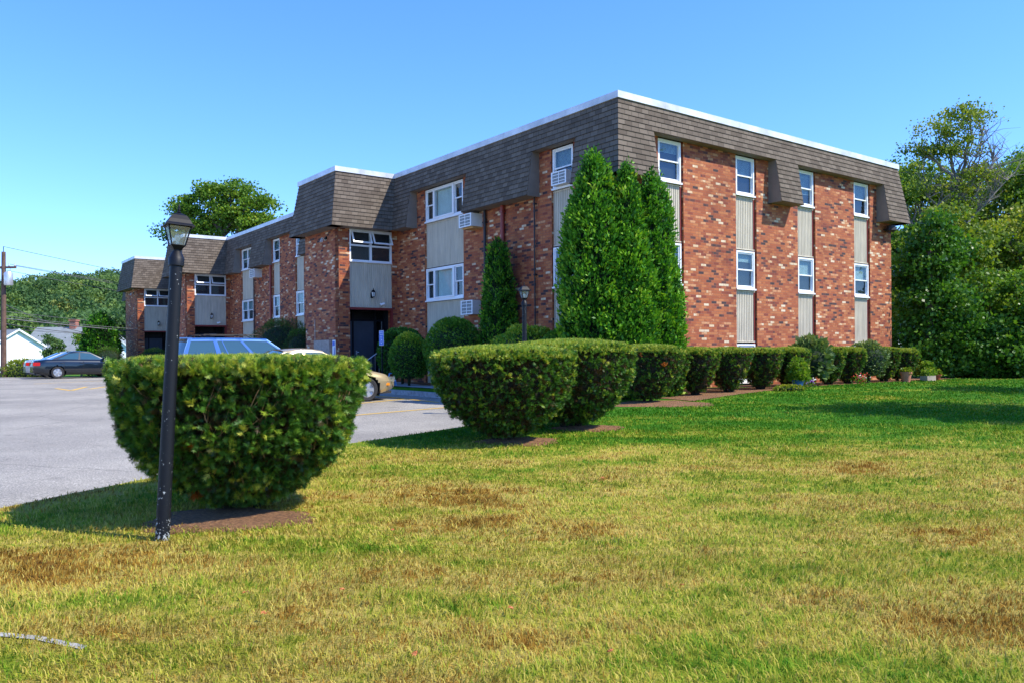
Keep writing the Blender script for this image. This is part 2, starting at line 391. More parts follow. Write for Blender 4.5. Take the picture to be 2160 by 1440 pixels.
for nm, y0 in (('lawn', -8),):
    w = [0, .15, .4, .8]+list(np.arange(1.4, 30, .8))+[32, 40, 60, 100, 200, 300]
    mb = MB(); rows = []
    for y in ys: rows.append([(XB(y)+a, y, LH(y)) for a in w])
    for i in range(len(rows)-1):
        a, b = rows[i], rows[i+1]
        mb.face([(a[0][0], a[0][1], a[0][2]-.35), a[0], b[0], (b[0][0], b[0][1], b[0][2]-.35)])
        for j in range(len(w)-1): mb.face([a[j], a[j+1], b[j+1], b[j]])
    tag(mb.build('lawn', M['lawn'], merge=True), kind='structure')
w = [0, .3, .8, 1.6, 3, 5, 8, 12, 18, 26, 40, 60]
mb = MB(); rows = [[(XB(y)-a, y, AH(y)) for a in w] for y in ys if y <= 46]
for i in range(len(rows)-1):
    a, b = rows[i], rows[i+1]
    for j in range(len(w)-1): mb.face([a[j+1], a[j], b[j], b[j+1]])
tag(mb.build('parking_lot', M['asphalt'], merge=True), kind='structure')
w = [0, 3, 8, 20, 60, 150, 300]
mb = MB(); rows = [[(XB(y)-a, y, AH(y)) for a in w] for y in ys if y >= 46]
for i in range(len(rows)-1):
    a, b = rows[i], rows[i+1]
    for j in range(len(w)-1): mb.face([a[j+1], a[j], b[j], b[j+1]])
tag(mb.build('ground', M['lawn'], merge=True), kind='structure')

# kerb along the building side
mb = MB(); y = 17.2
while y < 45.5:
    y2 = y+1.15
    a = Vector((XB(y), y, 0)); b = Vector((XB(y2-.012), y2-.012, 0)); d = (b-a).normalized(); n_ = Vector((d.y, -d.x, 0))
    za, zb = AH(y)+.13, AH(y2)+.13
    o0, o1 = -.13, .04
    q = [a-n_*.13, b-n_*.13, b+n_*.04, a+n_*.04]
    top = [(q[0].x, q[0].y, za), (q[1].x, q[1].y, zb), (q[2].x, q[2].y, zb), (q[3].x, q[3].y, za)]
    bot = [(p[0], p[1], p[2]-.4) for p in top]
    mb.face(list(reversed(top)))
    for k in range(4): mb.face([bot[k], bot[(k+1) % 4], top[(k+1) % 4], top[k]])
    y = y2
tag(mb.build('kerb', M['granite'], merge=True), kind='structure')

def drape(poly_fn_pts, name, mat, dz=.012, n=24, side=LH):
    """poly_fn_pts: two polylines (left, right) -> ruled strip draped on the ground"""
    A, B = poly_fn_pts; mb = MB()
    for i in range(len(A)-1):
        for j in range(n):
            t0, t1 = j/n, (j+1)/n
            q = []
            for (P, Q, t) in ((A[i], B[i], t0), (A[i], B[i], t1), (A[i+1], B[i+1], t1), (A[i+1], B[i+1], t0)):
                x = P[0]+(Q[0]-P[0])*t; y = P[1]+(Q[1]-P[1])*t; q.append((x, y, side(y)+dz))
            mb.face(q)
    o = mb.build(name, mat, merge=True)
    return o
def patch(cx, cy, rx, ry, name='mulch_bed', mat=None, dz=.012, side=LH, ang=0):
    mb = MB(); n = 40; rr = [0, .3, .6, .85, 1.]
    ph = random.random()*9
    def pt(k, r):
        a = 2*math.pi*k/n; w = 1+.10*math.sin(3*a+ph)+.06*math.sin(7*a+2*ph)+.04*math.sin(13*a)
        x = rx*r*w*math.cos(a); y = ry*r*w*math.sin(a)
        X = cx+x*math.cos(ang)-y*math.sin(ang); Y = cy+x*math.sin(ang)+y*math.cos(ang)
        return (X, Y, side(Y)+dz*(1 if r < .9 else .3)+ (.03*(1-r*r) if side is LH else 0))
    for i in range(len(rr)-1):
        for k in range(n):
            q = [pt(k, rr[i]), pt(k+1, rr[i]), pt(k+1, rr[i+1]), pt(k, rr[i+1])]
            if i == 0: q = [q[0], q[3], q[2]][::-1]; q = [q[0], q[1], q[2]]
            else: q = [q[0], q[3], q[2], q[1]]
            mb.face(q[::1])
    o = mb.build(name, mat or M['mulch'], merge=True); o.data.update()
    tag(o, kind='structure'); return o

# ------------------------------------------------------------------ building
U = (.799, .6015); V = (-.6015, .799); C0 = (2.70, 20.1)
def B2W(x, y): return (C0[0]+U[0]*x+V[0]*y, C0[1]+U[1]*x+V[1]*y)
BL = empty('apartment_building', (C0[0], C0[1], 0), math.atan2(U[1], U[0]))
tag(BL, 'red brick apartment building with brown shingled mansard roof and projecting entrance bays', 'building')
LEN, WID, ZB = 56., 13.23, -.2
BAYS = [(11.39, 14.3), (30.33, 33.3), (41.85, 45.4)]; BD = 2.29
ZT = 7.0
# slots (x ranges) on right facade, y ranges on left facade
RS = [(1.43, 2.42), (4.65, 5.60), (7.66, 8.61), (10.85, 11.84)]
LSl = [(1.70, 2.62), (7.03, 9.42), (19.98, 20.95), (22.92, 23.84), (26.62, 28.42), (36.0, 37.0), (38.6, 39.6), (48.5, 49.4)]
DEP = .11
wall = MB()
# right facade piers
xs = [0]+[c for s in RS for c in s]+[WID]
for i in range(0, len(xs), 2):
    wall.box(xs[i] if i else .001, xs[i+1], 0, .35, ZB, 7.75, skip='tub')
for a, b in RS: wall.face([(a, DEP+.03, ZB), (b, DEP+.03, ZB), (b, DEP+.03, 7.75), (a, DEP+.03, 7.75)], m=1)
# left facade piers
def leftseg(y0, y1):
    sl = [s for s in LSl if s[0] > y0 and s[1] < y1]
    e = [y0]+[c for s in sl for c in s]+[y1]
    for i in range(0, len(e), 2): wall.box(0, .35, e[i], e[i+1], ZB, 7.75, skip='tu')
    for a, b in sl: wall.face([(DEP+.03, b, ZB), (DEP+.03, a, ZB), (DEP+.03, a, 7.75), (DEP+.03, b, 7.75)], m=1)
leftseg(0.001, BAYS[0][0]); leftseg(BAYS[0][1], BAYS[1][0]); leftseg(BAYS[1][1], BAYS[2][0]); leftseg(BAYS[2][1], LEN)
# end wall right, far end
wall.face([(WID, 0, ZB), (WID, LEN, ZB), (WID, LEN, 7.75), (WID, 0, 7.75)])
wall.face([(WID, LEN, ZB), (0, LEN, ZB), (0, LEN, 7.75), (WID, LEN, 7.75)])
# bays: side slot toward camera (plane y = y0)
PX0, PX1 = -1.88, -.22
for (y0, y1) in BAYS:
    wall.box(-BD, PX0, y0, y0+.3, ZB, 7.6, skip='tub')
    wall.box(PX1, 0, y0, y0+.3, ZB, 7.6, skip='tubr')
    wall.face([(-BD, y1, ZB), (-BD, y0, ZB), (-BD, y0, 7.6), (-BD, y1, 7.6)])
    wall.face([(0, y1, ZB), (-BD, y1, ZB), (-BD, y1, 7.6), (0, y1, 7.6)])
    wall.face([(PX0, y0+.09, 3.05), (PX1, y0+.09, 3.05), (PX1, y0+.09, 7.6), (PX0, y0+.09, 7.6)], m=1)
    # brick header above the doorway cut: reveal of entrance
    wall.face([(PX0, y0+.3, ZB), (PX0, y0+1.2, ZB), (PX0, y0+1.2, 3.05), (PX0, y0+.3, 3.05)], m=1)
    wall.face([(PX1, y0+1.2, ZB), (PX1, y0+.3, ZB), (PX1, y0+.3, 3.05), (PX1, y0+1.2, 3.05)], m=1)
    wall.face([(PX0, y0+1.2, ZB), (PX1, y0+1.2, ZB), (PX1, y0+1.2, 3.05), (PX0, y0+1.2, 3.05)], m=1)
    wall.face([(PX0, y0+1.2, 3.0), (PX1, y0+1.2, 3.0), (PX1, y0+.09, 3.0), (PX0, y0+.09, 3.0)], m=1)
wall.build('wall', [M['brick'], M['dark']], BL)

# mansard
ZR, ZS, ZD = 7.72, 7.03, 5.80      # top, recess soffit, drop bottom
AT, AB = .16, .45
def aof(z): return AT+(AB-AT)*(ZR-z)/(ZR-ZD)
CR = .137
sh = MB(); sof = MB(); fas = MB()
def seg(P, d, n, L, m0, m1, drops):
    """P start, d direction, n outward normal, lengths; m: +1 convex, -1 concave, 0 flush"""
    def pt(t, z, a=None):
        a = aof(z) if a is None else a
        return (P[0]+d[0]*t+n[0]*a, P[1]+d[1]*t+n[1]*a, z)
    def band(t0, t1, e0, e1, za, zb):
        z = za
        while z > zb+.01:
            z2 = max(z-CR, zb); lap = .016
            a0, a1 = aof(z), aof(z2)+lap
            A = [pt(t0-e0*a1, z2, a1), pt(t1+e1*a1, z2, a1), pt(t1+e1*a0, z, a0), pt(t0-e0*a0, z, a0)]
            q0, q1 = (ZR-z)/CR*.14, (ZR-z2)/CR*.14
            off = P[0]*1.37+P[1]*.77
            sh.face(A if flip else A[::-1], uv=[(t0+off, -q1), (t1+off, -q1), (t1+off, -q0), (t0+off, -q0)] if flip else [(t0+off, -q0), (t1+off, -q0), (t1+off, -q1), (t0+off, -q1)])
            ai = aof(z2)
            sh.face([pt(t0-e0*a1, z2, a1), pt(t1+e1*a1, z2, a1), pt(t1+e1*ai, z2, ai), pt(t0-e0*ai, z2, ai)])
            z = z2
    flip = (d[0]*n[1]-d[1]*n[0]) < 0
    band(0, L, m0, m1, ZR, ZS)
    cur = 0
    for (a, b) in drops:
        e0 = m0 if a <= 0 else 0; e1 = m1 if b >= L else 0
        band(max(a, 0), min(b, L), e0, e1, ZS, ZD)
        # cheeks
        for t, on, sgn in ((a, a > 0, -1), (b, b < L, 1)):
            if on:
                k = 5
                for i in range(k):
                    za = ZD+(ZS-ZD)*i/k; zb = ZD+(ZS-ZD)*(i+1)/k
                    sof.face([pt(t, za, 0), pt(t, za), pt(t, zb), pt(t, zb, 0)])
                sof.face([pt(t+sgn*.02, ZD-.015, 0), pt(t+sgn*.02, ZD-.015, AB+.01), pt(t+sgn*.02, ZD+.04, AB+.005), pt(t+sgn*.02, ZD+.04, 0)])
        aa = max(a, 0)-e0*AB; bb = min(b, L)+e1*AB
        sof.face([pt(aa, ZD, 0 if e0 <= 0 else -.02), pt(bb, ZD, 0 if e1 <= 0 else -.02), pt(bb, ZD, AB+.016), pt(aa, ZD, AB+.016)])
        if a > 0: sof.face([pt(cur, ZS, 0), pt(a, ZS, 0), pt(a, ZS, aof(ZS)), pt(cur, ZS, aof(ZS))])
        cur = b
    if cur < L: sof.face([pt(cur, ZS, 0), pt(L, ZS, 0), pt(L, ZS, aof(ZS)), pt(cur, ZS, aof(ZS))])
    # fascia
    for (z0, z1, ao, mm) in ((ZR-.01, 7.88, AT+.045, 0),):
        q = [pt(-m0*ao, z0, ao), pt(L+m1*ao, z0, ao), pt(L+m1*ao, z1, ao), pt(-m0*ao, z1, ao)]
        fas.face(q)
        ai = -.12
        fas.face([pt(-m0*ao, z1, ao), pt(L+m1*ao, z1, ao), pt(L+m1*ai, z1, ai), pt(-m0*ai, z1, ai)])
        fas.face([pt(-m0*ai, z1, ai), pt(L+m1*ai, z1, ai), pt(L+m1*ai, 7.6, ai), pt(-m0*ai, 7.6, ai)])
        fas.face([pt(-m0*AT, z0, AT), pt(L+m1*AT, z0, AT), pt(L+m1*ao, z0, ao), pt(-m0*ao, z0, ao)])
    # fascia seams
    t = 1.5
    while t < L-.3:
        ao = AT+.048
        fas.face([pt(t, ZR-.01, ao), pt(t+.05, ZR-.01, ao), pt(t+.05, 7.883, ao), pt(t, 7.883, ao)])
        t += 3.05
# right facade (along +x, outward -y)
seg((0, 0), (1, 0), (0, -1), WID, 1, 1, [(0, 1.0), (6.18, 7.28), (12.28, WID)])
seg((WID, 0), (0, 1), (1, 0), 30, 1, 0, [(0, 1.2), (5, 9), (14, 20), (26, 30)])
ls = [(0, BAYS[0][0], 1, -1, [(0, 1.32), (3.15, 6.45), (9.95, 99)]),
      (BAYS[0][1], BAYS[1][0], -1, -1, [(0, 19.6-14.3), (23.95-14.3, 26.0-14.3), (28.5-14.3, 99)]),
      (BAYS[1][1], BAYS[2][0], -1, -1, [(0, 2.4), (7, 99)]),
      (BAYS[2][1], LEN, -1, 0, [(0, 3.0), (5, 99)])]
for a, b, m0, m1, dr in ls:
    seg((0, a), (0, 1), (-1, 0), b-a, m0, m1, [(p, min(q, b-a)) for p, q in dr])
for (y0, y1) in BAYS:
    seg((0, y0), (-1, 0), (0, -1), BD, -1, 1, [(0, BD)])
    seg((-BD, y0), (0, 1), (-1, 0), y1-y0, 1, 1, [(0, y1-y0)])
    seg((-BD, y1), (1, 0), (0, 1), BD, 1, -1, [(0, BD)])
mans = sh.build('mansard_shingles', M['shingle'], BL)
sof.build('soffit', M['soffit'], BL)
fas.build('roof_fascia', M['fascia'], BL)
rf = MB(); rf.face([(0, 0, 7.70), (WID, 0, 7.70), (WID, LEN, 7.70), (0, LEN, 7.70)])
for (y0, y1) in BAYS: rf.face([(-BD, y0, 7.70), (0, y0, 7.70), (0, y1, 7.70), (-BD, y1, 7.70)])
roof = rf.build('roof_deck', M['roofgrey'], BL)
v = MB(); v.lathe([(.22, 0), (.22, .35), (.36, .38), (.36, .48), (.12, .58), (0, .58)], 14, (2.2, 32.6, 7.7)); v.build('roof_vent', M['fascia'], roof)

# corrugated siding panels
def siding(x0, x1, z0, z1, y, parent, name='siding_panel', rot=False):
    mb = MB(); w = x1-x0; n = max(4, round(w/.078)); p = w/n; dp = .018
    for k in range(n):
        a = k*p
        pr_ = [(a, 0), (a+p*.58, 0), (a+p*.70, dp), (a+p*.88, dp), (a+p, 0)]
        for i in range(4):
            (xa, ya), (xb, yb) = pr_[i], pr_[i+1]
            mb.face([(xa, ya, z0), (xb, yb, z0), (xb, yb, z1), (xa, ya, z1)])
    mb.box(0, w, -.012, 0.0, z0-.0, z0+.035, skip='b'); mb.box(0, w, -.012, 0.0, z1-.035, z1, skip='b')
    o = mb.build(name, M['siding'], parent)
    if rot: o.rotation_euler = (0, 0, R(-90)); o.location = (y, x1, 0)
    else: o.location = (x0, y, 0)
    return o
_cache = {}
def window(x0, x1, z0, z1, y, kind='dh', blind=1, rot=False, parent=BL):
    w, h = round(x1-x0, 3), round(z1-z0, 3)
    key = (w, h, kind, blind)
    if key in _cache:
        o = copy_tree(_cache[key], parent)
    else:
        fr = MB(); t = .05; D = .07
        def ring(a, b, c, d, y0, y1, t=t):
            fr.box(a, b, y0, y1, c, c+t); fr.box(a, b, y0, y1, d-t, d)
            fr.box(a, a+t, y0+.001, y1-.001, c+t, d-t); fr.box(b-t, b, y0+.001, y1-.001, c+t, d-t)
        gl = MB(); bl = MB()
        ring(0, w, 0, h, -.035, D)
        fr.box(-.03, w+.03, -.07, D, -.045, .0)
        def sash(a, b, c, d, off, t2=.038):
            ring(a, b, c, d, off, off+.028, t2)
            gl.face([(a+t2, off+.014, c+t2), (b-t2, off+.014, c+t2), (b-t2, off+.014, d-t2), (a+t2, off+.014, d-t2)])
        def dh(a, b):
            m = h*.5
            sash(a, b, m-.02, h-t, -.012); sash(a, b, t, m+.02, .022)
        if kind == 'dh': dh(t, w-t)
        elif kind == 'pair':
            dh(t, w/2-.02); dh(w/2+.02, w-t); fr.box(w/2-.025, w/2+.025, -.03, D, t, h-t)
        elif kind == 'group':
            s = w*.22
            dh(t, s); dh(w-s, w-t)
            fr.box(s, s+.10, -.06, D, t, h-t); fr.box(w-s-.10, w-s, -.06, D, t, h-t)
            fr.box(s+.10, w-s-.10, -.06, D, t, t+.05); fr.box(s+.10, w-s-.10, -.06, D, h-t-.05, h-t)
            gl.face([(s+.1, -.02, t+.05), (w-s-.1, -.02, t+.05), (w-s-.1, -.02, h-t-.05), (s+.1, -.02, h-t-.05)])
        fr.face([(0, D+.26, 0), (w, D+.26, 0), (w, D+.26, h), (0, D+.26, h)], m=1)
        fr.face([(0, D, 0), (0, D+.26, 0), (0, D+.26, h), (0, D, h)], m=1); fr.face([(w, D+.26, 0), (w, D, 0), (w, D, h), (w, D+.26, h)], m=1)
        fr.face([(0, D, 0), (w, D, 0), (w, D+.26, 0), (0, D+.26, 0)], m=1)
        o = fr.build('window', [M['white'], M['room']], parent)
        gl.build('pane', M['glass'], o)
        if blind:
            zb = {1: h*.5, 2: h*.72, 3: t, 4: h*.35}[blind]
            if kind == 'group':
                n = 14; a0 = w*.22+.12; ww = w-2*a0
                for k in range(n):
                    xa = a0+ww*k/n
                    bl.face([(xa, .075, t), (xa+ww/n*1.02, .10, t), (xa+ww/n*1.02, .10, h-t), (xa, .075, h-t)])
                bl.build('curtain', M['curtain'], o)
            else:
                z = zb
                while z < h-t:
                    bl.face([(t, .075, z), (w-t, .075, z), (w-t, .10, z+.028), (t, .10, z+.028)]); z += .03
                bl.build('blind', M['blind'], o)
        _cache[key] = o
    if rot: o.rotation_euler = (0, 0, R(-90)); o.location = (y, x1, z0)
    else: o.location = (x0, y, z0)
    return o
rows_ = [(5.92, 7.0), (3.22, 4.30), (.55, 1.63)]
bl_ = [[2, 1, 4, 1], [1, 2, 1, 1], [1, 1, 1, 1]]
for i, (a, b) in enumerate(RS):
    for r_, (z0, z1) in enumerate(rows_):
        window(a+.03, b-.08, z0, z1, DEP-.06, 'dh', bl_[r_][i])
    siding(a, b, 4.34, 5.86, DEP-.04, BL); siding(a, b, 1.68, 3.16, DEP-.04, BL)
    tr = MB(); tr.box(b-.075, b-.002, DEP-.05, DEP+.02, ZB, 7.02); tr.build('slot_shade_strip', M['redtrim_shade'], BL)  # added dark strip, paints the shade on the side of the slot
for i, (a, b) in enumerate(LSl):
    kind = 'group' if i == 1 else ('pair' if i in (4,) else 'dh')
    for r_, (z0, z1) in enumerate(rows_):
        if kind == 'group' and r_ == 2: continue
        window(a+.04, b-.04, z0, z1, DEP-.06, kind, 3 if kind == 'group' else [1, 4, 1][(i+r_) % 3], rot=True)
    siding(a, b, 4.34, 5.86, DEP-.04, BL, rot=True)
    siding(a, b, 1.68 if kind != 'group' else -.1, 3.16, DEP-.04, BL, rot=True)
# bay entrance fronts
def chairlamp(parent, loc):
    fr = MB(); fr.box(-.04, .04, -.02, 0, -.10, .10); fr.tube([(0, -.02, -.05), (0, -.10, -.10), (0, -.14, -.06)], .012, 6)
    fr.lathe([(.03, -.07), (.05, -.06), (.055, -.05)], 6, (0, -.14, 0)); fr.lathe([(.085, .10), (.05, .17), (.012, .20), (.012, .24), (0, .25)], 6, (0, -.14, 0))
    for k in range(6):
        a = k*math.pi/3; fr.tube([(.05*math.cos(a), -.14+.05*math.sin(a), -.05), (.08*math.cos(a), -.14+.08*math.sin(a), .10)], .006, 4)
    o = fr.build('wall_lantern', M['black'], parent); o.location = loc
    g = MB(); g.lathe([(.045, -.05), (.072, .10)], 6, (0, -.14, 0)); g.build('lantern_glass', M['lens'], o)
    return o
firstbay = []
for bi, (y0, y1) in enumerate(BAYS):
    siding(PX0, PX1, 3.06, 4.66, y0+.04, BL)
    # window bank: two fixed + two open awnings
    w = PX1-PX0; fr = MB(); gl = MB(); z0, z1 = 4.68, 5.80; zm = 5.24; t = .055
    for (za, zb) in ((z0, z0+t), (zm-.03, zm+.03), (z1-t, z1)): fr.box(0, w, -.03, .08, za, zb)
    for xa in (0, w/2-.035, w-t): fr.box(xa, xa+(t if xa != w/2-.035 else .07), -.029, .079, z0+t, zm-.03); fr.box(xa, xa+(t if xa != w/2-.035 else .07), -.029, .079, zm+.03, z1-t)
    for (xa, xb) in ((t, w/2-.035), (w/2+.035, w-t)):
        gl.face([(xa, .02, z0+t), (xb, .02, z0+t), (xb, .02, zm-.03), (xa, .02, zm-.03)])
    fr.face([(0, .3, z0), (w, .3, z0), (w, .3, z1), (0, .3, z1)], m=1)
    fr.box(-.0, w, -.05, .0, z0-.03, z0+.001)
    o = fr.build('window', [M['white'], M['dark']], BL); o.location = (PX0, y0+.03, 0)
    gl.build('pane', M['glass'], o)
    for (xa, xb) in ((t, w/2-.035), (w/2+.035, w-t)):
        sm = MB(); hh = z1-t-zm-.03; ww = xb-xa
        sm.box(0, ww, -.02, .02, -hh, -hh+.05); sm.box(0, ww, -.02, .02, -.05, 0); sm.box(0, .05, -.019, .019, -hh+.05, -.05); sm.box(ww-.05, ww, -.019, .019, -hh+.05, -.05)
        so = sm.build('awning_sash', M['white'], o); so.location = (xa, -.04, z1-t); so.rotation_euler = (R(-24), 0, 0)
        g2 = MB(); g2.face([(.05, 0, -hh+.05), (ww-.05, 0, -hh+.05), (ww-.05, 0, -.05), (.05, 0, -.05)])
        # glass stays in the same sash frame plane
        for p in range(len(g2.v)): pass
        gobj = g2.build('pane', M['glass'], o); gobj.location = so.location; gobj.rotation_euler = so.rotation_euler
    chairlamp(BL, ((PX0+PX1)/2+.03, y0+.04, 3.50))
    # doorway
    tr = MB(); tr.box(PX0-.03, PX1+.03, y0-.02, y0+.10, 2.98, 3.06); tr.box(PX1-.05, PX1+.03, y0-.02, y0+.10, ZB, 2.98); tr.build('doorway_trim', M['redtrim_shade'], BL)
    db = MB(); zf = .42
    db.box(PX0+.42, PX0+1.22, y0+.60, y0+.65, zf, 2.6)
    d = db.build('door', M['door'], BL)
    hb = MB(); hb.box(PX0+.50, PX0+.54, y0+.56, y0+.60, 1.42, 1.56); hb.tube([(PX0+.52, y0+.56, 1.5), (PX0+.60, y0+.53, 1.5)], .014, 6); hb.build('door_handle', M['silver'], d)
    fr = MB()
    for xa in (PX0+.03, PX0+.36, PX0+1.22, PX1-.06): fr.box(xa, xa+.06, y0+.58, y0+.66, zf, 2.97)
    fr.box(PX0+.03, PX1, y0+.581, y0+.659, 2.60, 2.66); fr.build('door_frame', M['black'], BL)
    sl = MB(); sl.box(PX0+.09, PX0+.36, y0+.60, y0+.63, zf, 2.6); sl.build('sidelight_panel', M['door'], BL)
    rl = MB()
    rl.tube([(PX0+.45, y0+.35, .95), (PX0+1.35, y0+.35, 1.55)], .018, 6)
    for k in range(6): rl.tube([(PX0+.5+k*.16, y0+.35, .45), (PX0+.5+k*.16, y0+.35, .98+k*.107)], .009, 5)
    rl.build('stair_railing', M['silver'], BL)
    st = MB(); st.box(PX0, PX1, y0-.25, y0+1.2, ZB, zf); st.build('doorstep', M['concrete'], BL)
    # floodlight on the front face, near top
    fl = MB(); fl.box(-.05, 0, -.05, .05, -.05, .05); fl.tube([(-.05, 0, 0), (-.12, 0, -.03)], .012, 6)
    f = fl.build('floodlight', M['black'], BL); f.location = (-BD, y0+1.0, 5.55)
    f2 = MB(); f2.box(-.035, .035, -.05, .05, -.08, .08); f2.build('lamp_head', M['silver'], f).location = (-.18, 0, -.08); f.children[0].rotation_euler = (0, R(25), 0)
# security camera by the first and second doors
for bi in (0, 1):
    y0 = BAYS[bi][0]; mb = MB(); mb.tube([(0, 0, 0), (0, -.06, -.01), (.02, -.10, -.02)], .018, 6); mb.tube([(-.03, -.08, -.05), (.10, -.16, .0)], [.045, .038], 10)
    mb.build('security_camera', M['white'], BL).location = (PX0+1.2, y0+.04, 3.22)
# meter box and notice board on the first bay front
y0 = BAYS[0][0]
mb = MB(); mb.box(-BD-.10, -BD, y0+.62, y0+1.95, .9, 1.93); mb.tube([(-BD-.03, y0+2.0, 1.9), (-BD-.03, y0+2.0, 2.7)], .015, 6)
mbx = mb.build('meter_cabinet', simple('beige_metal', (.36, .27, .22), .6, .3, 12), BL)
mb = MB(); mb.box(-BD-.03, -BD, y0+.28, y0+.52, 1.1, 1.92); nb = mb.build('notice_board', M['white'], BL)
mb = MB(); mb.box(-BD-.036, -BD-.031, y0+.31, y0+.49, 1.72, 1.88); mb.box(-BD-.036, -BD-.031, y0+.31, y0+.36, 1.15, 1.68); mb.build('notice_panel', M['bluesign'], nb)
# air conditioners
def ac(y0, y1, z0, z1, dep, parent=BL, x=0):
    mb = MB(); mb.box(x-dep, x, y0, y1, z0, z1)
    mb.build('air_conditioner', M['acwhite'], parent); o = mb
    ob = parent.children[-1]
    return ob
def ac_unit(loc, w, h, dep):
    mb = MB(); t = .03
    mb.box(0, dep, 0, w, 0, h)
    o = mb.build('air_conditioner', M['acwhite'], BL); o.location = loc
    g = MB(); g.box(-.006, -.001, t, w-t, t, h-t, m=1)
    for k in range(1, 4): g.box(-.016, -.007, t, w-t, h*k/4-.008, h*k/4+.008, m=0)
    for yy in (t, w/2-.01, w-t-.02): g.box(-.018, -.006, yy, yy+.02, t, h-t, m=0)
    g.box(-.02, -.001, 0, w, 0, t); g.box(-.02, -.001, 0, w, h-t, h); g.box(-.02, -.001, 0, t, t, h-t); g.box(-.02, -.001, w-t, w, t, h-t)
    g.build('front_grille', [M['white'], M['acgrille']], o)
    return o
a1 = ac_unit((-.42, 5.95, 5.32), .68, .40, .42)
mb = MB(); mb.box(-.34, 0, 5.98, 6.55, 5.27, 5.315); mb.build('support_board', M['wood'], BL)
ac_unit((-.30, 6.08, 2.62), .66, .44, .30)
ac_unit((-.16, 1.80, 5.95), .62, .36, .24)
ac_unit((-.38, 25.3, 5.30), .68, .42, .38)
# pipes
def pipe(y, z0, z1, r, mat, name='downpipe', x=-.07):
    mb = MB(); mb.tube([(x, y, z0), (x, y, z1)], r, 10)
    z = z0+1.2
    while z < z1: mb.box(x-r-.012, 0, y-r-.015, y+r+.015, z, z+.035); z += 2.
    mb.build(name, mat, BL)
pipe(5.74, .2, 5.80, .045, M['darkpipe']); pipe(4.82, .4, 5.80, .065, M['redpipe']); pipe(3.30, .4, 5.80, .022, M['darkpipe'], 'conduit')
pipe(23.95, .4, 5.8, .05, M['redpipe'])
pipe(26.3, .4, 5.8, .03, M['darkpipe'], 'conduit')
# red signs / alarm bells on bays
# right end light under the last drop
mb = MB(); mb.lathe([(.05, .25), (.14, .22), (.17, .05), (.12, 0), (0, 0)], 10, (12.85, -.2, 5.48)); mb.build('soffit_lamp', M['darkpipe'], BL)
# mulch and entrance walk
def L2W(pts): return [B2W(*p) for p in pts]
tag(drape((L2W([(-.3, -2.6), (2, -2.1), (5, -1.7), (9, -1.5), (12.5, -1.5), (15.5, -1.6)]), L2W([(-.3, .1), (2, .1), (5, .1), (9, .1), (12.5, .1), (15.5, .1)])), 'mulch_bed', M['mulch'], .012), kind='structure')
tag(drape((L2W([(-1.9, 2.0), (-1.9, 5), (-1.9, 8), (-1.6, 11.3)]), L2W([(.05, 2.0), (.05, 5), (.05, 8), (-.1, 11.3)])), 'mulch_bed', M['mulch'], .014), kind='structure')
tag(drape((L2W([(-3.2, 14.6), (-3.2, 20), (-3.2, 30)]), L2W([(.05, 14.6), (.05, 20), (.05, 30)])), 'mulch_bed', M['mulch'], .014), kind='structure')
tag(drape((L2W([(-2.45, 3.5), (-2.55, 7), (-2.6, 11.3), ]), L2W([(-1.55, 3.5), (-1.55, 7), (-.3, 11.3)])), 'walkway', M['concrete'], .03), kind='structure')

# ------------------------------------------------------------------ foliage builders
def sprig_template(nn=5, fat=.05):
    """a yew tip: stem with paired flat needles; triangles"""
    v = []; f = []
    def tri(a, b, c): i = len(v); v.extend([a, b, c]); f.append((i, i+1, i+2))
    tri((-.03, 0, 0), (.03, 0, 0), (0, 1, .02))
    for k in range(nn):
        y = .18+.78*k/nn; L = .46*(1-.35*k/nn)
        for s in (-1, 1):
            z = .08*((k*7) % 3-1)
            tri((0, y-fat, 0), (0, y+fat, 0), (s*L, y+.30, z))
    tri((-.05, .8, 0), (.05, .8, 0), (0, 1.28, 0))
    return np.array(v), np.array(f)
YT, YF = sprig_template(4, .085)
YT2, YF2 = sprig_template(2)
YT3, YF3 = sprig_template(3, .12)
QT = np.array([(-.5, 0, 0), (.5, 0, 0), (.5, 1, 0), (-.5, 1, 0)]); QF = np.array([(0, 1, 2, 3)])
LT = np.array([(0, 0, 0), (.34, .45, .06), (0, 1, 0), (-.34, .45, .06)]); LF = np.array([(0, 1, 2, 3)])   # a pointed leaf, slightly folded
TT = np.array([(-.06, 0, 0), (.06, 0, 0), (0, .9, 0), (0, .15, 0), (.1, .2, 0), (.42, .75, .08), (0, .15, 0), (-.1, .2, 0), (-.42, .72, -.06), (0, .4, 0), (.1, .42, 0), (.26, .98, -.1), (0, .42, 0), (-.1, .45, 0), (-.24, 1., .08)])
TF = np.array([(0, 1, 2), (3, 4, 5), (6, 8, 7), (9, 10, 11), (12, 14, 13)])

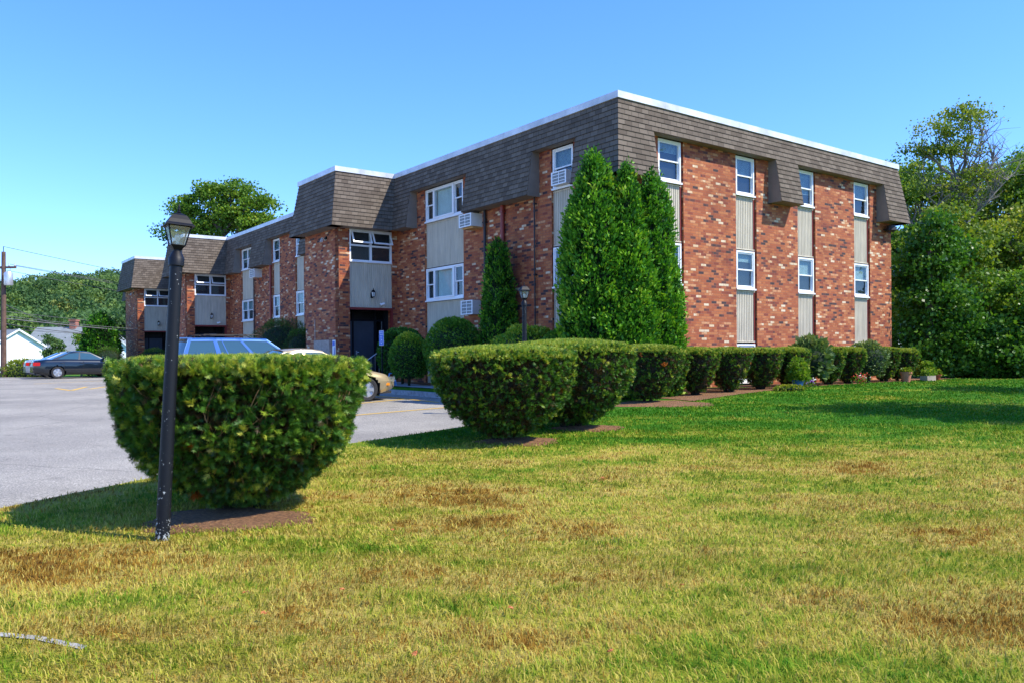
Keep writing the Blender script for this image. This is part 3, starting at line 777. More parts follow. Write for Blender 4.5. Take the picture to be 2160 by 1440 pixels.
def surf_noise(th, z, seed):
    r = np.random.default_rng(seed); s = np.zeros_like(th)
    for k in range(7):
        a = r.integers(1, 7); b = r.uniform(1, 6); p = r.uniform(0, 6.3)
        s += np.sin(a*th+b*z+p)/(1+.4*k)
    return s/3
def cup_bush(name, X, Y, rad, zt, prof, n, size, label, cat='hedge', group=None, fine=False, dome=.05, lump=.05, orange=3, stems=True, rx=1., seed=1, base_z=None):
    """clipped bowl-shaped yew. prof: list of (z_frac, r_frac) bottom to rim; zt = top z"""
    g = LH(Y) if base_z is None else base_z; h = zt-g
    root = empty(name, (X, Y, g)); tag(root, label, cat, group)
    rng = np.random.default_rng(seed)
    pz = np.array([p[0] for p in prof])*h; prr = np.array([p[1] for p in prof])*rad
    # core
    core = MB(); nseg = 36
    def cpt(k, z, r): a = 2*math.pi*k/nseg; return (r*math.cos(a)*rx, r*math.sin(a), z)
    zz = list(np.linspace(pz[0], pz[-1], 8)); rr = [float(np.interp(z, pz, prr))*.74-.02 for z in zz]
    ringlist = [[cpt(k, z, max(r, .03)) for k in range(nseg)] for z, r in zip(zz, rr)]
    ringlist[-1] = [(p[0]*1.2, p[1]*1.2, h-.05) for p in ringlist[-1]]
    for i in range(len(zz)-1):
        for k in range(nseg): core.face([ringlist[i][k], ringlist[i][(k+1) % nseg], ringlist[i+1][(k+1) % nseg], ringlist[i+1][k]])
    core.face(ringlist[-1]); 
    if stems:
        for k in range(7):
            a = random.random()*6.28; core.tube([(.06*math.cos(a), .06*math.sin(a), -.1), (.25*rad*math.cos(a), .25*rad*math.sin(a), pz[0]+.1*h), (.5*rad*math.cos(a), .5*rad*math.sin(a), .45*h)], [.035, .028, .02], 6)
    core.build('branches', M['yewcore'], root)
    # side sprigs: rosettes of tips sharing a centre
    K = 7; ns = int(n*.68)//K*K; nt_ = n-ns; mc = ns//K
    th = rng.uniform(0, 2*np.pi, mc); zf = rng.uniform(0, 1, mc)**.85; z = pz[0]+zf*(h-pz[0])
    r = np.interp(z, pz, prr); ln = surf_noise(th, z*3, seed); l4 = surf_noise(th*3.1, z*11, seed+4)
    l5 = surf_noise(th*8*rad, z*26, seed+6)
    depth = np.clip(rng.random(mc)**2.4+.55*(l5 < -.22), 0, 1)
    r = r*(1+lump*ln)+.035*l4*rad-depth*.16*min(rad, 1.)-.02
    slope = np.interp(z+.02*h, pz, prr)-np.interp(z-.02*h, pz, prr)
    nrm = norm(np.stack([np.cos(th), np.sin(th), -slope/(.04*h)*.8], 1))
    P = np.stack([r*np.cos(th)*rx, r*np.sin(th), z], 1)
    tint = (.53 if fine else .55)+.16*rng.normal(size=mc)+.10*ln+.16*l4+.10*l5-.55*depth+.20*np.clip((z/h-.80)/.20, 0, 1)*rng.random(mc)  # depth term tints sunken tips darker, gap shade put into the colour
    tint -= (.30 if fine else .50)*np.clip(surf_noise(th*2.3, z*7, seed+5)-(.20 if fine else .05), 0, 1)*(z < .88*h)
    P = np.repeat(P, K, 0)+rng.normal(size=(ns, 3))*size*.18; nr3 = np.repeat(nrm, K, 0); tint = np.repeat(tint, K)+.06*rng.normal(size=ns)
    D = norm(nr3*.85+np.array([0, 0, .45])+rng.normal(size=(ns, 3))*.62)
    # top sprigs
    q = np.sqrt(rng.random(nt_)); th2 = rng.uniform(0, 2*np.pi, nt_); rt = q*prr[-1]
    z2 = h+dome*(1-q**2)*1.0-.02-.05*np.clip((q-.85)/.15, 0, 1)+.012*surf_noise(th2*2, q*8, seed+2)-.05*rng.random(nt_)**2
    P2 = np.stack([rt*np.cos(th2)*rx, rt*np.sin(th2), z2], 1)
    D2 = norm(np.array([0, 0, 1.])+rng.normal(size=(nt_, 3))*.55)
    t2 = .82+.10*rng.normal(size=nt_)+.08*surf_noise(th2*2, q*6, seed+9)
    P = np.concatenate([P, P2]); D = np.concatenate([D, D2]); tint = np.clip(np.concatenate([tint, t2]), 0, .965)
    S = size*rng.uniform(.65, 1.25, len(P))
    # dead orange tips in clumps
    for k in range(orange):
        j = rng.integers(0, ns); dd = np.linalg.norm(P-P[j], axis=1); tint[dd < .045+.02*rng.random()] = 1.
    # twigs on the surface
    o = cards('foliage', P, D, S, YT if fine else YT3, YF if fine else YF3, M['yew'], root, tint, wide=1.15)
    if fine:
        tw = MB()
        for k in range(210):
            a = rng.uniform(0, 6.28); z0 = rng.uniform(.25, .85)*h; rr_ = float(np.interp(z0, pz, prr))*.97
            L = rng.uniform(.12, .3); da = rng.uniform(-.08, .08)
            tw.tube([(rr_*.9*math.cos(a), rr_*.9*math.sin(a), z0-L*.3), (rr_*1.0*math.cos(a+da), rr_*1.0*math.sin(a+da), z0+L*.3), (rr_*1.03*math.cos(a+2*da), rr_*1.03*math.sin(a+2*da), z0+L*.8)], [.006, .005, .002], 4, caps=False)
        tw.build('twigs', simple('tan_twig', (.30, .17, .07), .8, .3, 20), root)
    return root

CUP = [(.08, .28), (.16, .48), (.3, .70), (.45, .85), (.65, .95), (.85, 1.), (1., .975)]
cup_bush('yew_hedge', -2.48, 7.35, 1.09, 1.345, [(.06, .20), (.12, .40), (.22, .60), (.36, .77), (.52, .90), (.72, .98), (.92, 1.0), (1., .985)], 62000, .058,
         'largest clipped bowl-shaped yew in the foreground, right behind the near lamp post', 'yew hedge', 'bowl-shaped clipped yews', fine=True, orange=9, dome=.03, seed=3)
cup_bush('yew_hedge', -.12, 11.7, 1.06, 1.43, CUP, 52000, .043, 'clipped bowl-shaped yew on the lawn edge, left of the two by the far lamp post', 'yew hedge', 'bowl-shaped clipped yews', orange=3, dome=.09, seed=4)
cup_bush('yew_hedge', .95, 13.2, 1.08, 1.52, CUP, 46000, .043, 'clipped bowl-shaped yew tucked behind the right side of the yew by the far lamp post', 'yew hedge', 'bowl-shaped clipped yews', orange=2, dome=.10, seed=5)
cup_bush('yew_hedge', 2.95, 17.6, .80, 1.50, CUP, 26000, .043, 'rounded clipped yew standing alone in mulch below the tall arborvitae group', 'yew hedge', 'bowl-shaped clipped yews', orange=2, dome=.08, seed=6)
# mulch rings
patch(-2.45, 6.85, .72, .5); patch(.1, 11.6, .6, .42); patch(1.25, 13.1, .6, .4); patch(3.15, 17.3, 1.15, .75)
# row along the sunny facade: (x px along, local x, local -y, radius, top)
rowspec = [(.25, -1.35, .55, 1.45, 'first yew of the row along the sunny facade, right behind the lone rounded yew'),
           (1.10, -1.50, .58, 1.46, 'second yew of the facade row, below the right edge of the arborvitae group'),
           (2.40, -1.45, .60, 1.46, 'third yew of the facade row, in front of the widest brick pier'),
           (3.80, -1.40, .60, 1.45, 'fourth yew of the facade row, left of the blue pot'),
           (5.15, -1.35, .58, 1.46, 'fifth yew of the facade row, right of the blue pot'),
           (7.15, -1.3, .50, 1.47, 'sixth yew of the facade row, just right of the rhododendron'),
           (8.20, -1.3, .52, 1.46, 'seventh yew of the facade row, left of the pale speckled shrub'),
           (10.45, -1.2, .50, 1.46, 'eighth yew of the facade row, behind the terracotta pot'),
           (11.45, -1.2, .58, 1.42, 'last yew of the facade row, nearest the far brick corner')]
for i, (lx, ly, r_, zt, lab) in enumerate(rowspec):
    X, Y = B2W(lx, ly)
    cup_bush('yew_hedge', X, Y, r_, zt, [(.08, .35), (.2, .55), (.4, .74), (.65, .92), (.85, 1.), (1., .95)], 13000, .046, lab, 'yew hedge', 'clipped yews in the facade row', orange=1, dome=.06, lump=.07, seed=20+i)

def blob_bush(name, X, Y, rx, ry, z0, z1, n, size, mat, core, label, cat='shrub', group=None, bias=0., top=.25, seed=1, tm=(LT, LF), lump=.1, base=None, parts=True):
    g = H(X, Y) if base is None else base
    root = empty(name, (X, Y, g)); tag(root, label, cat, group)
    rng = np.random.default_rng(seed); cz = (z0+z1)/2-g; rz = (z1-z0)/2
    u = norm(rng.normal(size=(n, 3))); u[:, 2] = np.where(u[:, 2] < -.75, -u[:, 2], u[:, 2])
    th = np.arctan2(u[:, 1], u[:, 0]); ln = surf_noise(th, u[:, 2]*3, seed)
    d = rng.random(n)**2.5
    rr = 1+lump*ln-.28*d
    P = u*rr[:, None]*np.array([rx, ry, rz])+np.array([0, 0, cz])
    D = norm(u*.8+np.array([0, 0, .35])+rng.normal(size=(n, 3))*.5)
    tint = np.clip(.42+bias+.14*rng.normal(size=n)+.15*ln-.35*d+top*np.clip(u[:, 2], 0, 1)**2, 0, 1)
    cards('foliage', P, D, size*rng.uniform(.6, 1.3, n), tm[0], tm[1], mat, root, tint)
    c = MB(); m_ = 10; k_ = 18
    for i in range(m_):
        for j in range(k_):
            q = []
            for (a, b) in ((i, j), (i, j+1), (i+1, j+1), (i+1, j)):
                ph = math.pi*a/m_-math.pi/2; t_ = 2*math.pi*b/k_
                q.append((.80*rx*math.cos(ph)*math.cos(t_), .80*ry*math.cos(ph)*math.sin(t_), cz+.80*rz*math.sin(ph)))
            if i == 0: q = [q[0], q[2], q[3]]
            elif i == m_-1: q = [q[0], q[1], q[2]]
            c.face(q)
    c.tube([(0, 0, -.1), (0, 0, cz)], .05, 6)
    c.build('branches', core, root)
    return root
G = 'rounded shrubs by the first entrance'
blob_bush('round_shrub', -3.55, 26.0, .80, .75, .6, 2.22, 7000, .075, M['shrub'], M['greencore'], 'dark green rounded shrub behind the yellow-topped one at the first entrance', group=G, bias=-.15, top=.1, seed=31, lump=.06)
blob_bush('round_shrub', -3.12, 24.3, .58, .55, .50, 2.03, 7000, .06, M['shrub'], M['greencore'], 'ball shrub with bright yellow-green crown right of the blue parking sign', group=G, bias=.05, top=.55, seed=32, lump=.06)
blob_bush('round_shrub', -1.72, 23.6, .86, .80, .55, 2.45, 11000, .06, M['shrub'], M['greencore'], 'big smooth clipped dome shrub under the lower air conditioner', group=G, bias=.08, top=.12, seed=33, lump=.04)
blob_bush('spreading_shrub', .35, 20.3, .95, .75, .4, 2.08, 7000, .065, M['shrub'], M['greencore'], 'sunlit yellow-green shrub behind the far lamp post', bias=.15, top=.4, seed=34, lump=.1)
blob_bush('spreading_shrub', 1.35, 19.4, .75, .6, .4, 2.02, 6000, .07, M['shrub'], M['greencore'], 'dull grey-green shrub at the foot of the tall arborvitae group', bias=-.05, top=.25, seed=35, lump=.1)
blob_bush('spreading_yew', -9.9, 34.6, 1.35, 1.1, .4, 2.9, 9000, .09, M['yew'], M['greencore'], 'wide dark spreading yew in front of the second wing', 'shrub', bias=-.1, top=.2, seed=36, tm=(YT2, YF2), lump=.16)
blob_bush('spreading_yew', -8.4, 32.2, .75, .65, .4, 2.45, 5000, .08, M['yew'], M['greencore'], 'small dark green rounded yew against the side of the first bay', 'shrub', bias=-.1, top=.2, seed=37, tm=(YT2, YF2), lump=.1)
blob_bush('spreading_yew', -22.9, 51.5, 1.0, .8, .3, 1.9, 3000, .10, M['yew'], M['greencore'], 'rounded shrub by the doorway of the farthest bay', 'shrub', bias=.05, seed=38, tm=(YT2, YF2))
blob_bush('spreading_yew', -25.9, 51.5, .9, .7, .3, 2.0, 3000, .10, M['yew'], M['greencore'], 'low dark shrub against the farthest brick corner', 'shrub', bias=-.1, seed=39, tm=(YT2, YF2))
blob_bush('roadside_bush', -28.0, 46.4, 1.6, 1.0, -.2, 1.25, 4000, .10, M['leafY'], M['greencore'], 'yellow-green bush by the utility pole at the edge of the parking lot', 'shrub', bias=.1, seed=40)

def arbor(name, X, Y, r, zt, n, size, label, group=None, seed=1, prof=None, bias=0., g=None, lean=(0, 0)):
    g = H(X, Y) if g is None else g; h = zt-g
    root = empty(name, (X, Y, g)); tag(root, label, 'arborvitae', group)
    rng = np.random.default_rng(seed)
    prof = prof or [(0, .8), (.06, .92), (.2, 1.), (.5, 1.), (.68, .84), (.80, .60), (.90, .36), (.96, .18), (1., .03)]
    pz = np.array([p[0] for p in prof])*h; pr_ = np.array([p[1] for p in prof])*r
    K = 14; m3 = n//K*3
    z = rng.random(m3)*h; ra = np.interp(z, pz, pr_); keep = rng.random(m3) < (ra/r+.12); z = z[keep][:n//K]; ra = ra[keep][:n//K]; mc = len(z)
    th = rng.uniform(0, 2*np.pi, mc); ln = surf_noise(th, z*2.6, seed); l2 = surf_noise(th*3, z*8, seed+3); l3 = surf_noise(th*2, z*16, seed+8); l5 = surf_noise(th*7*r, z*9, seed+11)
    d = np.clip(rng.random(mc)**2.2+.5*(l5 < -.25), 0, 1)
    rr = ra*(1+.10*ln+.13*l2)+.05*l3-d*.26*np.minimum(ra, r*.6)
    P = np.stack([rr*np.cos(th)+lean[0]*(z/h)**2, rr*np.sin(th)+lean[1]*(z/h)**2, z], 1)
    tint = .58+bias+.13*rng.normal(size=mc)+.14*ln+.24*l2+.16*l3-.42*d  # recessed sprays get a darker tint, painting shade into the gaps
    nn = mc*K; n3 = np.repeat(np.stack([np.cos(th)*.8, np.sin(th)*.8, np.full(mc, 1.0)], 1), K, 0)
    j3 = rng.normal(size=(nn, 3))*size*np.array([.42, .42, .62]); P = np.repeat(P, K, 0)+j3; n = nn
    D = norm(n3+rng.normal(size=(nn, 3))*.6)
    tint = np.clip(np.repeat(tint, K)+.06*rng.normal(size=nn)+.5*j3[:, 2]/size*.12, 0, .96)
    for k in range(2):
        j = rng.integers(0, n)
        if P[j, 2] < h*.5: tint[np.linalg.norm(P-P[j], axis=1) < .12] = 1.
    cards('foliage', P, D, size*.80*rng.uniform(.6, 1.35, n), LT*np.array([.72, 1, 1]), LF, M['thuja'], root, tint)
    c = MB(); zz = np.linspace(0.02, .93, 10)*h
    c.lathe([(max(.02, float(np.interp(q, pz, pr_))*.72), q) for q in zz]+[(0, .95*h)], 14)
    c.tube([(0, 0, -.15), (0, 0, h*.3)], .07, 6)
    c.build('branches', M['greencore'], root)
    return root
GA = 'arborvitae group at the near brick corner'
arbor('arborvitae', 2.10, 19.15, .88, 6.15, 42000, .13, 'tallest left spire of the green arborvitae group at the building corner', GA, 51, lean=(-.12, 0))
arbor('arborvitae', 2.74, 18.95, .62, 5.75, 30000, .13, 'middle spire of the green arborvitae group, right of the tallest', GA, 52, [(0, .8), (.1, .95), (.3, 1.), (.55, .92), (.74, .62), (.86, .40), (.95, .2), (1., .02)])
arbor('arborvitae', 3.38, 19.2, .45, 5.66, 22000, .12, 'right spire of the green arborvitae group, beside the first siding strip', GA, 53, [(0, .7), (.1, .85), (.3, 1.), (.7, .98), (.82, .86), (.91, .58), (.97, .28), (1., .04)])
arbor('arborvitae', 3.66, 19.35, .42, 4.05, 14000, .13, 'short rounded arborvitae on the right edge of the arborvitae group', GA, 54, [(0, .7), (.1, .95), (.4, 1.), (.7, .85), (.88, .55), (.96, .3), (1., .02)])
arbor('arborvitae', -.38, 23.3, .52, 4.65, 20000, .10, 'slim dark arborvitae against the shaded wall by the red pipe', None, 55, bias=-.12, prof=[(0, .8), (.1, .95), (.3, 1.), (.6, .82), (.85, .55), (.95, .38), (1., .05)])
arbor('arborvitae', -26.9, 52.5, 1.15, 4.2, 14000, .18, 'dark cone-shaped arborvitae beyond the farthest bay', None, 56, bias=-.18, prof=[(0, .8), (.1, .95), (.4, 1.), (.7, .8), (.88, .5), (.96, .3), (1., .02)], g=.2)

# ------------------------------------------------------------------ trees
def tree(name, X, Y, g, trunk_h, tr, blobs, n, size, mat, bark, label, cat='tree', group=None, seed=1, bare=(), clump=.5, limbs=True, vis=0.):
    """blobs: (dx,dy,z,rx,ry,rz) relative to the base"""
    root = empty(name, (X, Y, g)); tag(root, label, cat, group)
    rng = np.random.default_rng(seed)
    tb = MB(); top = Vector((rng.normal()*.2, rng.normal()*.2, trunk_h))
    def wob(a, b, r0, r1, k=5, amp=.12):
        a = Vector(a); b = Vector(b); L = (b-a).length
        pts = []
        for i in range(k+1):
            t = i/k; p = a.lerp(b, t); s = math.sin(t*math.pi)*L*amp
            p += Vector((rng.normal()*s*.5, rng.normal()*s*.5, s*.35)); pts.append(p)
        tb.tube(pts, [r0+(r1-r0)*i/k for i in range(k+1)], 6, caps=False); return pts
    main = wob((0, 0, -.2), top, tr, tr*.62, 6, .03)
    cen = []; vol = np.array([b[3]*b[4]*b[5] for b in blobs]); vol = vol/vol.sum()
    for b, w in zip(blobs, vol):
        c = Vector(b[:3]); st = main[rng.integers(3, len(main))] if c.z > trunk_h*.6 else main[rng.integers(2, 4)]
        st = top if c.z > trunk_h else st
        limb = wob(st, c, tr*.42, tr*.14, 6, .12) if limbs else [st, c]
        m = max(5, int(n*w/110))
        u = norm(rng.normal(size=(m, 3)))*(rng.random((m, 1))**.45)
        cc = u*np.array(b[3:6])*1.0+np.array(b[:3])
        for q in cc:
            cen.append(q)
            if limbs and rng.random() < .7: wob(limb[rng.integers(2, len(limb))], Vector(q), tr*.11, .012, 3, .12)
    for (p, q) in bare:
        pts = wob(p, q, tr*.28, tr*.08, 6, .06)
        for k in range(26):
            s = pts[rng.integers(2, len(pts))]; d = Vector((rng.normal()*.8+.3, rng.normal()*.5, abs(rng.normal())+.3))*rng.uniform(.35, .85)
            s2 = wob(s, s+d, .03, .008, 3, .1)
            for j in range(3): wob(s2[rng.integers(1, 4)], s2[-1]+Vector((rng.normal()*.5, rng.normal()*.3, rng.random()*.5)), .012, .004, 2, .1)
    cen = np.array(cen); m = len(cen)
    cl_t = rng.normal(size=m)*.13
    cs = clump*rng.uniform(.6, 1.4, m)
    idx = rng.integers(0, m, n)
    off = rng.normal(size=(n, 3))*np.array([1, 1, .55])
    P = cen[idx]+off*cs[idx][:, None]*.62
    D = norm(rng.normal(size=(n, 3))+np.array([0, 0, -.1]))
    sp = norm(rng.normal(size=(n, 3))*.8+np.array([0, 0, 1.]))
    tint = np.clip(.48+cl_t[idx]+.13*rng.normal(size=n)+.10*off[:, 2]/1.5, 0, 1)
    cr = cards('crown', P, norm(np.cross(sp, rng.normal(size=(n, 3)))), size*rng.uniform(.6, 1.35, n), LT*np.array([1.25, 1, 1]), LF, mat, root, tint, spin=norm(np.cross(sp, rng.normal(size=(n, 3)))))
    tb.build('trunk', bark, root)
    return root
def rblobs(rng, n, R_, z0, z1, rs):
    out = []
    for k in range(n):
        a = rng.uniform(0, 6.28); t = rng.random(); z = z0+(z1-z0)*t; rr = R_*math.sqrt(rng.random())*(1-.45*max(0, t-.5)*2)
        s = rs*rng.uniform(.7, 1.3); out.append((rr*math.cos(a), rr*math.sin(a), z, s, s, s*.75))
    return out
def pxw(x, Y): return (x-1080)/1694.*Y
r = np.random.default_rng(77)
# tree behind the second wing
tree('oak_tree', pxw(478, 66), 66, 0, 9.5, .42, [(-4.0, 0, 11.4, 1.3, 1.5, .8), (-3.4, 0, 13.6, 1.4, 1.5, .9), (-1.2, 0, 14.6, 1.7, 1.6, .95), (.8, 0, 14.9, 1.5, 1.6, .9), (2.6, 0, 13.9, 1.6, 1.6, .9), (4.0, 0, 11.9, 1.3, 1.5, .8), (-1.5, 0, 12.0, 1.7, 1.5, .8), (1.6, 0, 12.2, 1.8, 1.5, .9), (0, 0, 10.2, 2.4, 1.6, 1.0), (3.0, 0, 10.0, 1.6, 1.5, 1.0), (-3.0, 0, 9.9, 1.4, 1.5, .9), (0, 0, 13.3, 3.0, 1.5, .9), (-2.5, 0, 12.3, 1.5, 1.5, .8), (2.8, 0, 12.3, 1.5, 1.5, .8)],
     30000, .20, M['leafA'], M['bark'], 'broad green tree rising behind the roof of the second wing', seed=61, clump=.55)
# dark leafy tree at the right brick corner
tree('corner_tree', 15.1, 28.9, .4, 3.8, .18, [(-.2, 0, 1.4, 1.1, 1.0, 1.0), (0, 0, 2.6, 1.2, 1.1, .9), (-.3, 0, 3.8, 1.1, 1.0, .9), (.4, 0, 4.6, .95, .9, .8), (0, 0, 5.4, .75, .7, .55), (.75, -.3, 2.0, .8, .7, .9), (.9, -.5, 1.0, .7, .6, .8), (-.5, 0, .7, .8, .7, .6), (.3, -.3, .6, .9, .6, .5)],
     26000, .13, M['leafD'], M['bark'], 'dense dark green tree hugging the right brick corner of the building', seed=62, clump=.34)
# tall half bare tree
tree('half_bare_tree', pxw(2035, 37), 37, .4, 8.4, .22, [(.3, 0, 11.8, 1.1, 1.1, .6), (-.9, 0, 11.2, 1.0, 1.0, .45), (-1.9, 0, 10.2, .8, .8, .5), (-.4, 0, 10.4, 1.2, 1.0, .6), (.4, 0, 8.8, .9, 1.0, .5), (-1.8, 0, 8.6, .9, .9, .45), (-.2, 0, 8.0, .9, .8, .5)],
     7000, .11, M['leafY'], M['barkgrey'], 'tallest tree at right, thin yellowing crown with bare branches on one side', seed=63, clump=.42,
     bare=[((0, 0, 7.2), (1.7, 0, 10.2)), ((0, 0, 7.6), (1.0, .2, 10.9)), ((0, 0, 6.6), (2.0, 0, 8.8)), ((0, 0, 6.0), (-1.8, 0, 8.4))])
specs = [(1905, 38, 6.0, 1.8, 'leafA', 'low tree seen between the brick corner and the dark corner tree'),
         (1822, 52, 12.9, 2.2, 'leafA', 'bushy treetop peeking above the roofline left of the roof corner'),
         (1890, 46, 12.2, 1.9, 'leafA', 'green treetop just beyond the far roof corner'),
         (1945, 41, 10.8, 2.2, 'leafA', 'mid green tree between the roof corner and the tall half-bare tree'),
         (2010, 34, 7.4, 1.9, 'leafY', 'bright green tree in front of the tall half-bare tree trunk'),
         (2085, 44, 11.6, 2.8, 'leafY', 'yellow-green tree right of the tall half-bare tree'),
         (2165, 46, 12.6, 3.2, 'leafA', 'tree at the right picture edge with its top level with the roof fascia'),
         (2115, 40, 9.8, 2.2, 'leafY', 'yellow-leaved tree in the middle of the right woods'),
         (2180, 36, 7.6, 2.3, 'leafY', 'leafy tree cut by the right picture edge below the taller one'),
         (2230, 40, 11.4, 2.6, 'leafA', 'tree just outside the right picture edge'),
         (1990, 50, 11.2, 2.8, 'leafY', 'far tree seen through the gaps of the tall half-bare tree')]
for i, (px, Y, zt, Rr, mt, lab) in enumerate(specs):
    tree('woodland_tree', pxw(px, Y), Y, .3, zt*.6, .16, [(0, 0, zt-.9, Rr*.5, Rr*.5, .7), (Rr*.5, 0, zt-1.6, Rr*.45, Rr*.5, .7), (-Rr*.5, 0, zt-1.7, Rr*.45, Rr*.5, .7)]+rblobs(np.random.default_rng(100+i), 12, Rr*.9, zt*.25, zt-1.4, Rr*.42), 17000, .15, M[mt], M['barkgrey'] if i % 2 else M['bark'], lab, group='woodland trees at the right', seed=70+i, clump=.48)
bs = [(2030, 30.5, 1.5, 3.3, 'leafD', 'dark bush between the corner tree and the woods edge'),
      (2095, 30.0, 1.7, 4.0, 'leafA', 'tall bright bush in the middle of the woods edge'),
      (2165, 29.5, 1.8, 4.4, 'leafA', 'bright bush cut by the right picture edge'),
      (2060, 29.0, 1.1, 2.0, 'leafD', 'low dark bush at the lawn end, left one'),
      (2140, 28.0, 1.4, 2.2, 'leafD', 'low dark bush at the lawn end, by the picture edge'),
      (2220, 28.0, 1.6, 3.5, 'leafD', 'dark bush just outside the right picture edge')]
for i, (px, Y, Rr, h_, mt, lab) in enumerate(bs):
    tree('woods_edge_bush', pxw(px, Y), Y, .42, h_*.5, .07, [(0, 0, h_*.3, Rr, Rr*.8, h_*.3), (.3, 0, h_*.6, Rr*.8, Rr*.7, h_*.25), (-.4, 0, h_*.8, Rr*.5, Rr*.5, h_*.15), (.6, -.4, h_*.25, Rr*.7, Rr*.5, h_*.2)], 15000, .12, M[mt], M['bark'], lab, 'bush', 'bushes along the woods edge', seed=90+i, clump=.32)
# fallen limb
# trees outside the right edge that throw shade on the lawn
tree('shade_tree', 17.6, 12.4, .2, 6, .22, rblobs(np.random.default_rng(5), 9, 1.9, 6.5, 11.2, 1.1), 6000, .28, M['leafA'], M['bark'], 'tree outside the right edge shading the near lawn', seed=120, clump=.6)
tree('shade_tree', 21.3, 17.3, .3, 6, .22, rblobs(np.random.default_rng(6), 9, 1.5, 6.5, 11.0, 1.0), 6000, .28, M['leafA'], M['bark'], 'tree outside the right edge shading the far lawn', seed=121, clump=.6)
# small trees between the far houses
tree('young_tree', pxw(110, 69), 69, -.25, 2.4, .07, [(0, 0, 1.6, .8, .7, 1.0), (.3, 0, 2.6, .6, .6, .6), (-.2, 0, 3.1, .35, .4, .4)], 3500, .15, M['leafF'], M['bark'], 'pale green young tree between the white garage and the grey-roofed house', seed=130, clump=.3)
tree('young_tree', pxw(170, 66), 66, -.25, 2.4, .07, [(0, 0, 1.5, .8, .7, .7), (.3, 0, 2.6, .6, .6, .6), (.0, 0, 3.3, .3, .3, .3), (-.5, 0, 1.2, .6, .6, .5)], 3500, .14, M['leafA'], M['bark'], 'dark-leaved young tree in front of the grey house roof', seed=131, clump=.28)
tree('young_tree', pxw(128, 60), 60, -.25, 1.2, .05, [(0, 0, .9, .5, .5, .5), (.2, 0, 1.7, .4, .4, .4)], 1800, .12, M['leafY'], M['bark'], 'small yellowish young tree just above the roof of the navy sedan', seed=132, clump=.25)

# ------------------------------------------------------------------ hill with forest
def hillz(x, y):
    # ridge north-west
    t = np.clip((y-150)/130, 0, 1); s = t*t*(3-2*t)
    sh_ = .72+.28*np.clip((x+230)/100, 0, 1)
    return -.3+s*21.5*sh_
mb = MB(); gx = np.arange(-420, 60, 12.); gy = np.arange(140, 420, 12.)
for i in range(len(gx)-1):
    for j in range(len(gy)-1):
        mb.face([(a, b, float(hillz(a, b))-.35) for a, b in ((gx[i], gy[j]), (gx[i+1], gy[j]), (gx[i+1], gy[j+1]), (gx[i], gy[j+1]))])
tag(mb.build('hill', M['greencore'], merge=True), kind='structure')
rng = np.random.default_rng(9); Ps = []; Ts = []; Ss = []; tk = MB()
nt_ = 0
for k in range(620):
    y = rng.uniform(140, 310); x = rng.uniform(-.76, -.40)*y
    z = float(hillz(x, y)); h_ = rng.uniform(7, 11); R_ = rng.uniform(3., 4.8)
    m = 800 if y < 240 else 500
    u = norm(rng.normal(size=(m, 3))); u[:, 2] = np.abs(u[:, 2])*1.1-.25
    bl = 1+.25*surf_noise(np.arctan2(u[:, 1], u[:, 0]), u[:, 2]*4, k)
    P = u*bl[:, None]*np.array([R_, R_, h_*.48])*rng.uniform(.75, 1.02, (m, 1))+np.array([x, y, z+h_*.52])
    Ps.append(P); Ts.append(np.clip(rng.normal()*.15+.47+.07*rng.normal(size=m), 0, 1)); Ss.append(np.full(m, .55)*rng.uniform(.7, 1.4, m))
    nt_ += 1
P = np.concatenate(Ps); T = np.concatenate(Ts); S = np.concatenate(Ss)
ft = cards('forest', P, rng.normal(size=(len(P), 3))+np.array([0, 0, .3]), S, LT*np.array([1.5, 1, 1]), LF, M['leafF'], None, T)
tag(ft, 'green wooded hillside beyond the far houses', 'forest', kind='stuff')

# ------------------------------------------------------------------ far houses
def gable(name, X, Y, rz, w, d, zb, ze, zr, wallm, roofm, label, cat):
    root = empty(name, (X, Y, zb), rz); tag(root, label, cat)
    e = ze-zb; r_ = zr-zb
    wl = MB(); wl.face([(-w/2, 0, 0), (w/2, 0, 0), (w/2, 0, e), (0, 0, r_), (-w/2, 0, e)])
    wl.face([(w/2, d, 0), (-w/2, d, 0), (-w/2, d, e), (0, d, r_), (w/2, d, e)])
    wl.face([(-w/2, d, 0), (-w/2, 0, 0), (-w/2, 0, e), (-w/2, d, e)]); wl.face([(w/2, 0, 0), (w/2, d, 0), (w/2, d, e), (w/2, 0, e)])
    wl.build('wall', wallm, root)
    rf = MB(); o = .3; k = (r_-e)/(w/2)
    for s in (-1, 1):
        a = [(s*(w/2+o), -o, e-k*o+.02), (s*(w/2+o), d+o, e-k*o+.02), (0, d+o, r_+.02), (0, -o, r_+.02)]
        b = [(p[0], p[1], p[2]+.14) for p in a]
        rf.face(a); rf.face(b)
        for i in range(4): rf.face([a[i], a[(i+1) % 4], b[(i+1) % 4], b[i]], m=0 if i else 0)
    rf.build('roof', roofm, root)
    tb = MB()
    for s in (-1, 1): tb.face([(s*(w/2+o), -o-.02, e-k*o-.08), (s*(w/2+o), -o-.02, e-k*o+.16), (0, -o-.02, r_+.18), (0, -o-.02, r_-.06)])
    tb.build('rake_board', M['white'], root)
    return root
gable('garage', pxw(39, 90), 90, R(48), 5.0, 8, -.4, 2.75, 4.4, M['clap'], M['roofgrey'], 'white clapboard gabled garage at the far left edge', 'garage')
hs = gable('house', pxw(150, 118), 118, R(90), 9.0, 9., -.4, 2.3, 5.6, M['clap'], M['roofgrey'], 'house with broad grey roof and brick chimney left of the farthest bay', 'house')
hs.location = (pxw(212, 118), 118, -.4)
